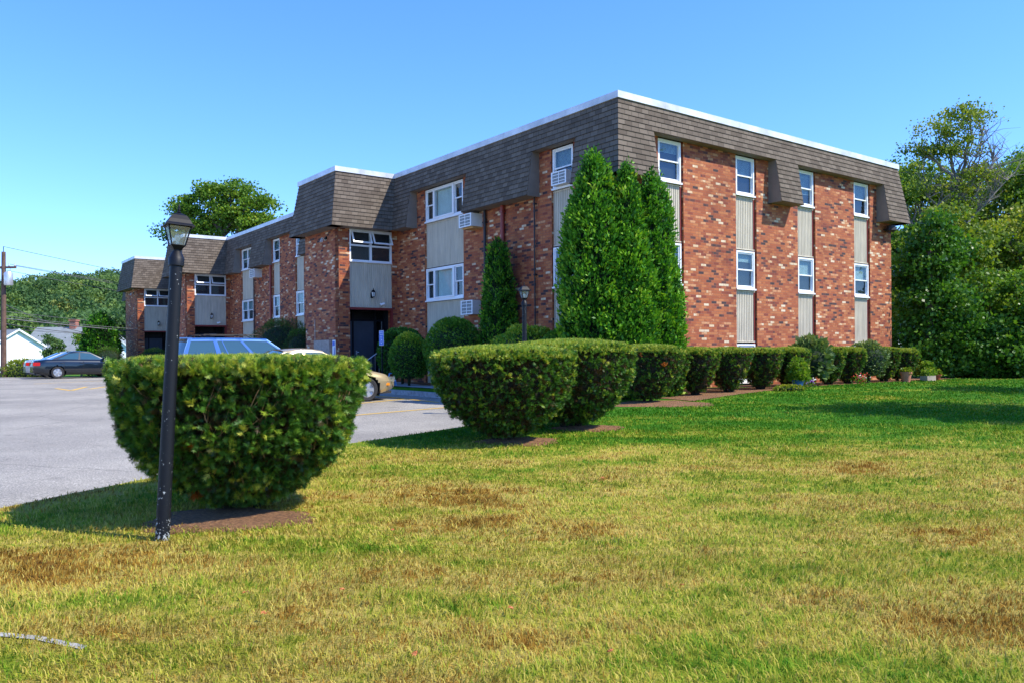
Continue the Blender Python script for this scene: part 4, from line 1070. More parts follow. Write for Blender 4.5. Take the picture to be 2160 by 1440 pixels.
ch = MB(); ch.box(-.45, .45, 0, .9, 5.6, 7.4); ch.box(-.55, .55, -.1, 1.0, 7.4, 7.6); c_ = ch.build('chimney', M['chim'], hs); c_.location = (0, 3.4, -.4)
dg = MB()
for s in (-1,): pass
dg.face([(4.55, 2.2, 2.2), (4.55, 5.6, 2.2), (4.55, 3.9, 4.2)]); dg.face([(4.55, 2.2, 2.2), (4.55, 3.9, 4.2), (1.6, 3.9, 4.2)]); dg.face([(4.55, 5.6, 2.2), (4.55, 3.9, 4.2), (1.6, 3.9, 4.2)])
gable('house', pxw(232, 112), 112, R(20), 5.5, 7, -.4, 2.3, 4.9, M['clap'], M['roofgrey'], 'white gabled house end half hidden by the farthest arborvitae', 'house')

# ------------------------------------------------------------------ utility pole
PX_, PY_ = -29.0, 45.8
up = empty('utility_pole', (PX_, PY_, .2)); tag(up, 'weathered wooden utility pole with grey transformer cans at the left edge', 'utility pole')
mb = MB(); mb.tube([(0, 0, -.4), (.02, 0, 3), (.05, 0, 7.2)], [.16, .14, .11], 10); mb.build('pole', M['pole'], up)
mb = MB(); mb.box(-.9, .75, -.06, .06, 6.25, 6.37); mb.build('crossarm', M['pole'], up)
for s in (-.36, .38):
    mb = MB(); mb.lathe([(0, 0), (.21, .02), (.235, .08), (.235, .70), (.19, .78), (.05, .83), (0, .83)], 14); mb.tube([(.1, 0, .78), (.12, 0, .98)], [.03, .015], 6)
    o = mb.build('transformer', M['silver'] if s > 0 else M['acwhite'], up, smooth=True); o.location = (s, -.1, 5.25)
for x_ in (-.8, -.3, .35, .68):
    mb = MB(); mb.lathe([(.03, 0), (.06, .05), (.03, .1), (.05, .15), (0, .18)], 8); o = mb.build('insulator', M['lens'], up); o.location = (x_, 0, 6.37)
mb = MB(); mb.tube([(.04, 0, 7.1), (.04, 0, 7.5)], .02, 6); mb.build('top_pin', M['black'], up)
def wire(a, b, sag, label, rad=.014):
    mb = MB(); A = Vector(a); B_ = Vector(b); pts = []
    for i in range(17):
        t = i/16; p = A.lerp(B_, t); p.z -= sag*4*t*(1-t); pts.append(p)
    mb.tube(pts, rad, 5); tag(mb.build('overhead_wire', M['wire']), label, 'wire', 'overhead wires from the utility pole')
P0 = (PX_, PY_, .2)
wire((PX_+.04, PY_, 7.7), (-20, 95, 6.6), .3, 'highest thin wire running right from the pole top', .016)
wire((PX_+.35, PY_, 6.7), (-18, 95, 6.4), .4, 'second wire from the top, off the crossarm', .016)
wire((PX_+.68, PY_, 6.6), (-16, 95, 6.3), .6, 'third wire from the top, at the crossarm end', .016)
wire((PX_+.1, PY_, 4.4), (-27.5, 56, 2.7), .35, 'sagging service wire dropping from mid pole towards the farthest bay', .02)
wire((PX_+.1, PY_, 3.6), (-14, 80, 2.9), .5, 'thick lower cable running right below the service wire', .035)
wire((PX_+.1, PY_, 4.0), (-18, 90, 4.8), .8, 'thin wire crossing in front of the wooded hill', .014)
wire((PX_+.1, PY_, 3.0), (-18, 90, 2.9), .3, 'lowest thin wire passing in front of the house roof', .014)
wire((PX_+.1, PY_, 3.75), (-12, 70, 4.5), 1.0, 'thin sagging wire passing above the thick lower cable', .014)
wire((PX_-.8, PY_, 6.55), (-22, 95, 5.9), .5, 'faint wire from the far crossarm end', .014)
wire((PX_+.1, PY_, 3.3), (-30, 70, 3.2), .3, 'short low cable crossing above the white garage', .022)
wire((PX_-.5, PY_, 6.6), (-45, 40, 7.2), .3, 'wire leaving the picture to the left of the pole', .014)

# ------------------------------------------------------------------ lamp posts
def lamp_post(loc, rot, label, hp=2.165):
    root = empty('lamp_post', loc, rot=rot); tag(root, label, 'lamp post', 'black lamp posts along the lawn edge')
    p = MB(); p.lathe([(.053, -.15), (.046, hp-.03), (0, hp-.03)], 22); p.build('post', M['post'], root, smooth=True)
    c = MB(); c.lathe([(.049, hp-.068), (.057, hp-.064), (.058, hp-.004), (.055, hp), (.034, hp+.045), (.028, hp+.05), (.028, hp+.062), (0, hp+.062)], 22); c.build('collar', M['post'], root, smooth=True)
    z0 = hp+.058
    f = MB(); s = math.sqrt(2); ph = math.pi/4
    f.lathe([(0, z0), (.028*s, z0), (.046*s, z0+.024), (.050*s, z0+.030), (0, z0+.030)], 4, ph=ph)
    b0, b1, g0, g1 = .048, .082, z0+.03, z0+.185
    for sx in (-1, 1):
        for sy in (-1, 1): f.tube([(sx*b0, sy*b0, g0), (sx*b1, sy*b1, g1)], .0055, 4)
    for z_, b_ in ((g0+.004, b0), (g1-.004, b1)):
        for (a, b) in (((-1, -1), (1, -1)), ((1, -1), (1, 1)), ((1, 1), (-1, 1)), ((-1, 1), (-1, -1))): f.tube([(a[0]*b_, a[1]*b_, z_), (b[0]*b_, b[1]*b_, z_)], .0055, 4)
    lf = f.build('lantern_frame', M['black'], root)
    rf = MB(); rf.lathe([(.084*s, g1-.002), (.105*s, g1-.004), (.104*s, g1+.004), (.088*s, g1+.018), (.074*s, g1+.048), (.052*s, g1+.082), (.018*s, g1+.104), (.010, g1+.108)], 4, ph=ph)
    rf.face([(-.07, -.07, g1), (.07, -.07, g1), (.07, .07, g1), (-.07, .07, g1)])
    r_ = rf.build('lantern_roof', M['black'], root)
    fn = MB(); fn.lathe([(.010, 0), (.017, .008), (.009, .016), (.009, .02), (.013, .027), (.008, .035), (.010, .045), (.003, .072), (0, .075)], 10, (0, 0, g1+.104)); fn.build('finial', M['black'], r_, smooth=True)
    g = MB()
    for (a, b) in (((-1, -1), (1, -1)), ((1, -1), (1, 1)), ((1, 1), (-1, 1)), ((-1, 1), (-1, -1))):
        g.face([(a[0]*b0, a[1]*b0, g0), (b[0]*b0, b[1]*b0, g0), (b[0]*b1, b[1]*b1, g1), (a[0]*b1, a[1]*b1, g1)])
    g.build('lantern_glass', M['lampglass'], lf)
    bb = MB(); bb.lathe([(.010, 0), (.010, .03), (.022, .06), (.020, .085), (0, .10)], 10, (0, 0, g0)); bb.build('bulb', M['lens'], lf, smooth=True)
    return root
def mk_lampglass():
    m, nt, out = newmat('lantern_glass')
    gl = N(nt, 'ShaderNodeBsdfGlossy'); gl.inputs['Roughness'].default_value = .05
    df = N(nt, 'ShaderNodeBsdfDiffuse'); df.inputs['Color'].default_value = (.6, .66, .66, 1)
    tr = N(nt, 'ShaderNodeBsdfTransparent'); tr.inputs['Color'].default_value = (.85, .9, .88, 1)
    m1 = N(nt, 'ShaderNodeMixShader'); m1.inputs[0].default_value = .5; nt.links.new(gl.outputs[0], m1.inputs[1]); nt.links.new(df.outputs[0], m1.inputs[2])
    m2 = N(nt, 'ShaderNodeMixShader'); m2.inputs[0].default_value = .24; nt.links.new(tr.outputs[0], m2.inputs[1]); nt.links.new(m1.outputs[0], m2.inputs[2])
    nt.links.new(m2.outputs[0], out.inputs[0]); return m
M['lampglass'] = mk_lampglass()
lamp_post((-2.68, 6.13, 0), (R(-1.0), R(3.3), R(33)), 'nearest black lamp post with chipped paint, leaning beside the largest yew')
lamp_post((.26, 16.5, LH(16.5)), (0, 0, R(20)), 'black lamp post standing farther back behind the two joined yews')

# ------------------------------------------------------------------ cars
def car(name, X, Y, rz, kind, paint, label, hdim):
    root = empty(name, (X, Y, AH(Y)), rz); tag(root, label, 'car', 'cars parked by the building')
    L, Wd, Hh = hdim; hl = L/2; hw = Wd/2
    wb = L*.575; fx = wb/2+.06; rx_ = -wb/2+.06; wr = .31 if kind == 'sedan' else .36; ra = wr+.06
    if kind == 'sedan':
        top = [(-hl, .78), (-hl+.06, .92), (-hl+.55, .99), (-.95, 1.0), (.75, .96), (1.05, .93), (hl-.75, .80), (hl-.3, .70), (hl-.04, .56), (hl, .5)]
        belt = (-1.62, 1.05); roof = (-.78, .25); zr = Hh
    else:
        top = [(-hl, .85), (-hl+.03, 1.08), (-.9, 1.10), (.9, 1.10), (1.25, 1.08), (hl-.7, .98), (hl-.25, .88), (hl-.03, .72), (hl, .6)]
        belt = (-hl+.05, 1.35); roof = (-hl+.28, .45); zr = Hh
    tx = [p[0] for p in top]; tz = [p[1] for p in top]
    xs = np.linspace(-hl, hl, 76); b = MB()
    def sect(x):
        zt = float(np.interp(x, tx, tz)); e = (hl-abs(x))
        w = hw*(1-.30*max(0, 1-e/.55)**2.2); zl = .2+.12*max(0, 1-e/.5)
        return [(w*.90, zl), (w*.975, zl+.10), (w, zl+.26), (w*1.0, (zl+zt)/2+.05), (w*.985, zt-.16), (w*.94, zt-.06), (w*.86, zt-.01), (w*.6, zt+.015), (0, zt+.03)]
    S = [sect(x) for x in xs]
    for i in range(len(xs)-1):
        xm = (xs[i]+xs[i+1])/2
        for s in (-1, 1):
            for j in range(8):
                # subdivide sides for wheel arch cuts
                sub = 3 if j < 4 else 1
                for q in range(sub):
                    t0, t1 = q/sub, (q+1)/sub
                    def P(k, t): a, c = S[k][j], S[k][j+1]; return (xs[k], s*(a[0]+(c[0]-a[0])*t), a[1]+(c[1]-a[1])*t)
                    pts = [P(i, t0), P(i+1, t0), P(i+1, t1), P(i, t1)]
                    zc = sum(p[2] for p in pts)/4
                    if j < 4 and any((xm-w_)**2+(zc-wr)**2 < ra*ra for w_ in (fx, rx_)): continue
                    b.face(pts if s < 0 else pts[::-1])
    for k in (0, -1):
        for s in (-1, 1):
            pts = [(xs[k], s*p[0], p[1]) for p in S[k]]+[(xs[k], 0, S[k][0][1])]
            b.face(pts)
    # greenhouse
    (bx0, bx1), (rx0, rx1) = belt, roof
    wbt, wrf = hw*.90, hw*.70
    def gp(t, h, s):   # t 0..1 rear to front, h 0 belt..1 roof
        xb = bx0+(bx1-bx0)*t; xr = rx0+(rx1-rx0)*t; x = xb+(xr-xb)*h
        zb = float(np.interp(xb, tx, tz))-.02; zz = zr-.05-.05*(2*t-1)**2*(1 if kind == 'sedan' else .4); z = zb+(zz-zb)*h
        return (x, s*(wbt+(wrf-wbt)*h**1.15), z)
    gl = []
    if kind == 'sedan': iv = [(0, .10, 0), (.10, .47, 1), (.47, .51, 0), (.51, .93, 1), (.93, 1, 0)]
    else: iv = [(0, .04, 0), (.04, .30, 1), (.30, .345, 0), (.345, .40, 1), (.40, .41, 0), (.41, .62, 1), (.62, .655, 0), (.655, .95, 1), (.95, 1, 0)]
    for s in (-1, 1):
        for (t0, t1, g) in iv:
            n_ = 5
            for k in range(n_):
                a, c = t0+(t1-t0)*k/n_, t0+(t1-t0)*(k+1)/n_
                if g:
                    b.face([gp(a, 0, s), gp(c, 0, s), gp(c, .06, s), gp(a, .06, s)]); b.face([gp(a, .90, s), gp(c, .90, s), gp(c, 1, s), gp(a, 1, s)])
                else:
                    b.face([gp(a, 0, s), gp(c, 0, s), gp(c, 1, s), gp(a, 1, s)])
            if g:
                w_ = MB(); i_ = .012
                for k in range(n_):
                    a, c = t0+(t1-t0)*k/n_, t0+(t1-t0)*(k+1)/n_
                    w_.face([tuple(np.array(gp(*q))-np.array((0, s*i_, 0))) for q in ((a, .06, s), (c, .06, s), (c, .90, s), (a, .90, s))])
                gl.append((w_, 'side_window'))
    # roof skin with rounding
    nr = 14
    for k in range(nr):
        a, c = k/nr, (k+1)/nr
        prof = [(-1, 0), (-.93, .035), (-.6, .05), (0, .058), (.6, .05), (.93, .035), (1, 0)]
        for j in range(6):
            def rp(t, q): g0 = gp(t, 1, 1); return (g0[0], g0[1]*q[0], g0[2]+q[1])
            b.face([rp(a, prof[j]), rp(c, prof[j]), rp(c, prof[j+1]), rp(a, prof[j+1])])
    for (t, nm) in ((0, 'rear_window'), (1, 'windscreen')):
        w_ = MB(); n_ = 6; sg = -1 if t == 0 else 1
        for k in range(n_):
            for m_ in range(3):
                a, c = -1+2*k/n_, -1+2*(k+1)/n_; h0, h1 = m_/3, (m_+1)/3
                def wp(q, h): g0 = gp(t, h, 1); return (g0[0]+sg*.10*(1-q*q)*(1-.3*h), g0[1]*q, g0[2]+(.05*(1-q*q))*h)
                w_.face([wp(a, h0), wp(c, h0), wp(c, h1), wp(a, h1)])
        gl.append((w_, nm))
    # dark interior floor below windows is the body itself; arches and underside
    body = b.build('body', paint, root, smooth=True)
    for w_, nm in gl: w_.build(nm, M['carglass'], root, smooth=True)
    lin = MB()
    for wx in (fx, rx_):
        for s in (-1, 1):
            for k in range(14):
                a0, a1 = math.pi*(k/14*1.3-.15), math.pi*((k+1)/14*1.3-.15)
                p = lambda a, y_: (wx+ra*1.02*math.cos(a), s*y_, wr+ra*1.02*math.sin(a))
                lin.face([p(a0, hw*.98), p(a1, hw*.98), p(a1, hw*.5), p(a0, hw*.5)])
            lin.face([(wx-ra, s*hw*.55, .2), (wx+ra, s*hw*.55, .2), (wx+ra, s*hw*.55, wr+ra), (wx-ra, s*hw*.55, wr+ra)])
    lin.box(-hl+.15, hl-.15, -hw*.86, hw*.86, .19, .26)
    lin.build('wheel_arch_liner', M['rubber'], root)
    # wheels
    for wx in (fx, rx_):
        for s in (-1, 1):
            t = MB(); t.lathe([(wr*.66, -.10), (wr*.9, -.105), (wr*.98, -.085), (wr, -.05), (wr, .05), (wr*.98, .085), (wr*.9, .105), (wr*.66, .10)], 26)
            w = t.build('wheel', M['rubber'], root, smooth=True); w.location = (wx, s*(hw-.12), wr); w.rotation_euler = (R(90)*(-s), 0, 0)
            rm = MB(); rm.lathe([(wr*.66, .085), (wr*.60, .09), (wr*.58, .03), (wr*.2, .03)], 26); rm.lathe([(wr*.2, .03), (wr*.17, .095), (0, .10)], 14)
            for k in range(5):
                a = 2*math.pi*k/5
                c_, s_ = math.cos(a), math.sin(a); pw = .045
                pts = [(.12, -pw), (wr*.62, -pw*1.2), (wr*.62, pw*1.2), (.12, pw)]
                pts = [(.035, -pw*.8)]+pts[1:3]+[(.035, pw*.8)]
                f3 = [(x_*c_-y_*s_, x_*s_+y_*c_) for x_, y_ in pts]
                rm.face([(p[0], p[1], .088) for p in f3]); 
                for i in range(4): rm.face([(f3[i][0], f3[i][1], .088), (f3[(i+1) % 4][0], f3[(i+1) % 4][1], .088), (f3[(i+1) % 4][0], f3[(i+1) % 4][1], .04), (f3[i][0], f3[i][1], .04)])
            rm.lathe([(wr*.6, .02), (0, .02)], 20, m=1)
            rm.build('rim', [M['alloy'], M['rubber']], w)
    # lamps, handles, seams, mirror, bumper trim
    for s in (-1, 1):
        zt = float(np.interp(hl-.25, tx, tz)); e = .25; w0 = hw*(1-.30*max(0, 1-e/.55)**2.2)
        q = MB(); q.box(hl-.42, hl-.05, s*(w0-.10), s*(w0+.012-.05), zt-.17, zt-.045); q.build('headlight', M['lampglass'], root)
        q = MB(); q.box(hl-.46, hl-.24, s*(w0+.0), s*(w0+.028), zt-.27, zt-.205); q.build('turn_signal', M['amber'], root)
        zt = float(np.interp(-hl+.2, tx, tz))
        q = MB(); q.box(-hl-.012, -hl+.30, s*(hw*.60), s*(hw*.93+.01), zt-.27, zt-.10); q.build('taillight', M['redlamp'], root)
        q = MB(); q.box(bx1-.28, bx1-.14, s*(hw*.93), s*(hw*1.13), 1.0 if kind == 'sedan' else 1.13, 1.12 if kind == 'sedan' else 1.30); q.build('side_mirror', paint, root, smooth=True)
        for dx in ((-.15), (-1.05)):
            q = MB(); q.tube([(dx, s*(hw+.002), .80), (dx-.08, s*(hw+.028), .80), (dx-.17, s*(hw+.002), .80)], .013, 6); q.build('door_handle', paint, root)
        q = MB(); 
        for xx in (.88, -.12, -1.02): q.box(xx-.006, xx+.006, s*(hw-.02), s*(hw+.003), .36, .88)
        q.box(-1.02, .88, s*(hw-.02), s*(hw+.008), .46, .50); q.build('door_seams', M['rubber'], root)
    q = MB(); q.box(hl-.10, hl+.012, -.42, .42, .52, .62); q.build('front_grille', M['rubber'], root)
    q = MB(); q.box(-hl-.012, -hl+.05, -.26, .26, .62, .74); q.build('rear_plate', M['white'], root)
    if kind == 'suv':
        for s in (-1, 1):
            q = MB(); q.tube([(-1.75, s*wrf*.9, zr+.03), (-1.6, s*wrf*.9, zr+.085), (.15, s*wrf*.9, zr+.085), (.3, s*wrf*.9, zr+.02)], .016, 6); q.build('roof_rail', M['black'], root)
        for xx in (-1.2, -.25):
            q = MB(); q.tube([(xx, -wrf*.9, zr+.09), (xx, 0, zr+.105), (xx, wrf*.9, zr+.09)], .022, 6); q.build('roof_bar', M['black'], root)
        q = MB(); q.box(-hl+.05, -hl+.42, -wrf*.95, wrf*.95, zr-.045, zr-.005); q.build('spoiler', paint, root)
    return root
m, nt, out = newmat('car_glass'); p_ = pr(nt, out, (.03, .08, .11), .04, 0, spec=1.); M['carglass'] = m  # blue of the reflected sky is painted into the glass base colour
m, nt, out = newmat('amber_lens'); pr(nt, out, (.75, .25, .02), .2); M['amber'] = m
m, nt, out = newmat('red_lens'); pr(nt, out, (.45, .01, .012), .2); M['redlamp'] = m
ang = math.atan2(U[1], U[0])
car('sedan_car', -5.33, 20.6, ang, 'sedan', carpaint('gold_car_paint', (.42, .34, .20)), 'gold sedan parked nose-in by the first entrance, half hidden by the largest yew', (4.5, 1.74, 1.38))
car('suv_car', -8.95, 27.2, ang, 'suv', carpaint('blue_car_paint', (.02, .10, .33)), 'blue sport utility car with roof bars parked beyond the gold sedan', (4.8, 1.82, 1.74))
car('sedan_car', -22.9, 42.9, ang, 'sedan', carpaint('navy_car_paint', (.004, .010, .018)), 'dark navy sedan at the far end of the parking lot', (4.8, 1.78, 1.42))
car('sedan_car', -24.62, 45.15, ang, 'sedan', carpaint('silver_car_paint', (.42, .44, .46)), 'silver sedan mostly hidden behind the navy sedan', (4.8, 1.78, 1.42))

# parking lines
def line(a, b, w=.10):
    A = Vector((a[0], a[1], 0)); B_ = Vector((b[0], b[1], 0)); d = (B_-A).normalized(); n_ = Vector((-d.y, d.x, 0))*w/2; mb = MB()
    k = max(2, int((B_-A).length/.3))
    for i in range(k):
        p, q = A.lerp(B_, i/k), A.lerp(B_, (i+1)/k)
        mb.face([(t.x, t.y, AH(t.y)+.006) for t in (p-n_, q-n_, q+n_, p+n_)])
    tag(mb.build('parking_line', M['line']), kind='structure')
def gp2(x, y):
    z = .2
    for _ in range(6):
        dx, dy = x-1080, y-745.6; k = (dx-.00737*dy)/1694; m_ = -(dy+.00737*dx)/1694
        Y = (z-EYE)/m_; z = AH(Y)
    return (k*Y, Y)
line(gp2(780, 832.5), gp2(925, 848)); line(gp2(745, 851.5), gp2(853, 841)); line(gp2(720, 877.5), gp2(950, 858))
line(gp2(71, 809), gp2(225, 802), .12); line(gp2(118, 818.5), gp2(150, 823), .14); line(gp2(150, 823), gp2(183, 815), .14); line(gp2(189, 820), gp2(226, 814.5), .14)

# ------------------------------------------------------------------ parking sign and small things
def text_mesh(s, size, name, mat, parent, loc, rot=(R(90), 0, 0)):
    cu = bpy.data.curves.new(name, 'FONT'); cu.body = s; cu.size = size; cu.align_x = 'CENTER'; cu.extrude = .0008
    t = bpy.data.objects.new(name, cu); COL.objects.link(t)
    dg_ = bpy.context.evaluated_depsgraph_get(); me = bpy.data.meshes.new_from_object(t.evaluated_get(dg_))
    bpy.data.objects.remove(t); me.materials.clear(); me.materials.append(mat)
    o = link(bpy.data.objects.new(name, me), parent); o.location = loc; o.rotation_euler = rot; return o
sx, sy = -4.12, 25.4
sg = empty('parking_sign', (sx, sy, LH(sy)), math.atan2(-U[1], -U[0])+R(90)); tag(sg, 'blue accessible parking sign on a thin post by the first entrance', 'sign')
mb = MB(); mb.box(-.02, .02, 0, .03, -.1, 2.0); mb.build('signpost', M['black'], sg)
mb = MB(); mb.box(-.15, .15, -.008, -.002, 1.26, 1.72, m=0); mb.box(-.14, .14, -.011, -.0085, 1.27, 1.71, m=1)
pl = mb.build('sign_plate', [M['white'], M['bluesign']], sg)
text_mesh('RESERVED', .052, 'lettering', M['white'], pl, (0, -.013, 1.64)); text_mesh('PARKING', .052, 'lettering', M['white'], pl, (0, -.013, 1.58))
mb = MB(); 
def arc(cx, cz, r0, a0, a1, w, n=14):
    for i in range(n):
        p, q = R(a0+(a1-a0)*i/n), R(a0+(a1-a0)*(i+1)/n)
        mb.face([(cx+(r0-w)*math.cos(p), -.0125, cz+(r0-w)*math.sin(p)), (cx+r0*math.cos(p), -.0125, cz+r0*math.sin(p)), (cx+r0*math.cos(q), -.0125, cz+r0*math.sin(q)), (cx+(r0-w)*math.cos(q), -.0125, cz+(r0-w)*math.sin(q))])
arc(0, 1.38, .06, 130, 400, .014); arc(-.015, 1.53, .018, 0, 360, .017)
mb.box(-.022, -.008, -.0125, -.012, 1.42, 1.51); mb.box(-.01, .045, -.0125, -.012, 1.42, 1.434); mb.box(.04, .054, -.0125, -.012, 1.36, 1.43)
mb.build('wheelchair_symbol', M['white'], pl)
# small blue A-frame
X, Y = -3.75, 25.0
st = empty('folding_stand', (X, Y, LH(Y)+.03), R(20)); tag(st, 'small blue folding frame on the pavement below the yellow-topped shrub', 'stand')
mb = MB()
for yy in (-.10, .10):
    for s in (-1, 1): mb.tube([(s*.13, yy, 0), (s*.07, yy*.25, .36)], .014, 5)
mb.tube([(-.07, .02, .36), (.07, .02, .36)], .014, 5); mb.tube([(-.11, -.07, .12), (.11, -.07, .12)], .012, 5); mb.tube([(-.11, .07, .12), (.11, .07, .12)], .012, 5)
mb.build('frame', simple('light_blue_paint', (.15, .4, .75), .4, .1, 4), st)

def pot(name, lx, ly, r_, h_, mat, label, plant=True, pl_r=.2, pl_h=.3, pm='pale', seed=1, cat='flower pot', pn=500):
    X, Y = B2W(lx, ly); g = LH(Y)+.01
    root = empty(name, (X, Y, g)); tag(root, label, cat)
    mb = MB(); mb.lathe([(0, .005), (r_*.68, 0), (r_*.95, h_*.82), (r_*1.05, h_*.82), (r_*1.08, h_), (r_*.95, h_), (r_*.9, h_*.9), (0, h_*.88)], 18); mb.build('pot', mat, root, smooth=True)
    if plant:
        rng = np.random.default_rng(seed); n = pn
        u = norm(rng.normal(size=(n, 3))); u[:, 2] = np.abs(u[:, 2])
        P = u*rng.random((n, 1))**.5*np.array([pl_r, pl_r, pl_h])+np.array([0, 0, h_*.9])
        cards('plant', P, norm(u+rng.normal(size=(n, 3))*.5+np.array([0, 0, .3])), .075*rng.uniform(.6, 1.3, n), LT*np.array([1.5, 1, 1]), LF, M[pm], root, np.clip(.5+.2*rng.normal(size=n), 0, 1))
    return root
bluepot = simple('blue_glaze', (.03, .12, .3), .4, .2, 6)
pot('flower_pot', 4.5, -2.05, .16, .24, bluepot, 'bushy bright green plant in a blue pot between the fourth and fifth facade yews', True, .30, .62, 'leafA', 3, pn=1100)
pot('flower_pot', 10.35, -1.95, .17, .32, M['terra'], 'terracotta pot with small sprouts in front of the eighth facade yew', True, .14, .12, 'leafY', 4)
pot('flower_pot', 12.5, -1.55, .14, .20, M['terra'], 'brown pot with a leafy green plant at the far brick corner', True, .30, .45, 'leafA', 5, pn=900)
pot('flower_pot', 13.0, -1.6, .17, .18, simple('red_plastic', (.35, .05, .03), .5, .2, 5), 'red bowl pot with low yellow-green leaves, rightmost of the pots', True, .18, .16, 'leafY', 6)
X, Y = B2W(11.95, -1.85)
tp = empty('planter_trough', (X, Y, LH(Y)+.01), ang); tag(tp, 'low grey wooden trough with green seedlings left of the pots', 'planter')
mb = MB(); mb.box(-.28, .28, -.12, -.09, 0, .16); mb.box(-.28, .28, .09, .12, 0, .16); mb.box(-.28, -.25, -.09, .09, 0, .16); mb.box(.25, .28, -.09, .09, 0, .16); mb.box(-.25, .25, -.09, .09, 0, .12, m=1)
mb.build('box', [simple('grey_wood', (.28, .24, .19), .9, .2, 6), M['mulch']], tp)
rng = np.random.default_rng(8); n = 500; P = np.stack([rng.uniform(-.27, .27, n), rng.uniform(-.1, .1, n), rng.uniform(.12, .34, n)], 1)
cards('plant', P, rng.normal(size=(n, 3))+np.array([0, 0, 1.]), .07*rng.uniform(.6, 1.2, n), LT*np.array([1.5, 1, 1]), LF, M['leafA'], tp, rng.uniform(.3, .9, n))
X, Y = B2W(3.85, -2.25)
lt = blob_bush('lettuce_patch', X, Y, .38, .2, LH(Y)-.02, LH(Y)+.13, 700, .06, M['leafY'], M['greencore'], 'flat patch of bright green seedlings left of the blue pot', 'seedlings', seed=9, bias=.2)
X, Y = B2W(6.2, -1.35)
blob_bush('rhododendron', X, Y, .55, .5, .55, 1.72, 900, .17, M['pale'], M['greencore'], 'rhododendron with long drooping pale leaves among the facade yews', 'shrub', seed=10, lump=.2)
X, Y = B2W(9.35, -1.3)
blob_bush('speckled_shrub', X, Y, .58, .5, .5, 1.68, 2600, .07, M['pale'], M['greencore'], 'pale speckled loose shrub between the seventh and eighth facade yews', 'shrub', seed=11, lump=.2)
for i, (lx, ly, cr, lab) in enumerate([(8.0, -1.85, (.7, .03, .02), 'tiny red flowers under the seventh facade yew'), (5.2, -1.8, (.25, .08, .45), 'tiny violet flowers under the fifth facade yew')]):
    X, Y = B2W(lx, ly); rng = np.random.default_rng(i); n = 90
    rt = empty('flowers', (X, Y, LH(Y))); tag(rt, lab, 'flowers')
    P = rng.normal(size=(n, 3))*np.array([.10, .08, .07])+np.array([0, 0, .2])
    cards('petals', P, rng.normal(size=(n, 3)), np.full(n, .045), LT*np.array([1.5, 1, 1]), LF, simple('petal', cr, .6, .2, 4), rt, np.full(n, .5))
    n = 200; P = rng.normal(size=(n, 3))*np.array([.12, .1, .07])+np.array([0, 0, .12])
    cards('leaves', P, rng.normal(size=(n, 3)), np.full(n, .05), LT, LF, M['leafA'], rt, np.full(n, .5))

# old concrete edging sunk in the grass, bottom left
def gl_(x, y):
    dx, dy = x-1080, y-745.6; k = (dx-.00737*dy)/1694; m_ = -(dy+.00737*dx)/1694; Y = (0-EYE)/m_; return (k*Y, Y)
A = [gl_(x, y) for x, y in ((-150, 1325), (0, 1338), (80, 1345), (180, 1366), (300, 1390), (430, 1402), (560, 1425))]
mb = MB()
for i in range(3):
    a, b_ = A[i], A[i+1]
    mb.face([(a[0], a[1]-.03, .006), (b_[0], b_[1]-.03, .006), (b_[0], b_[1]+.02, .006), (a[0], a[1]+.02, .006)])
tag(mb.build('concrete_edging', M['concrete']), kind='structure')

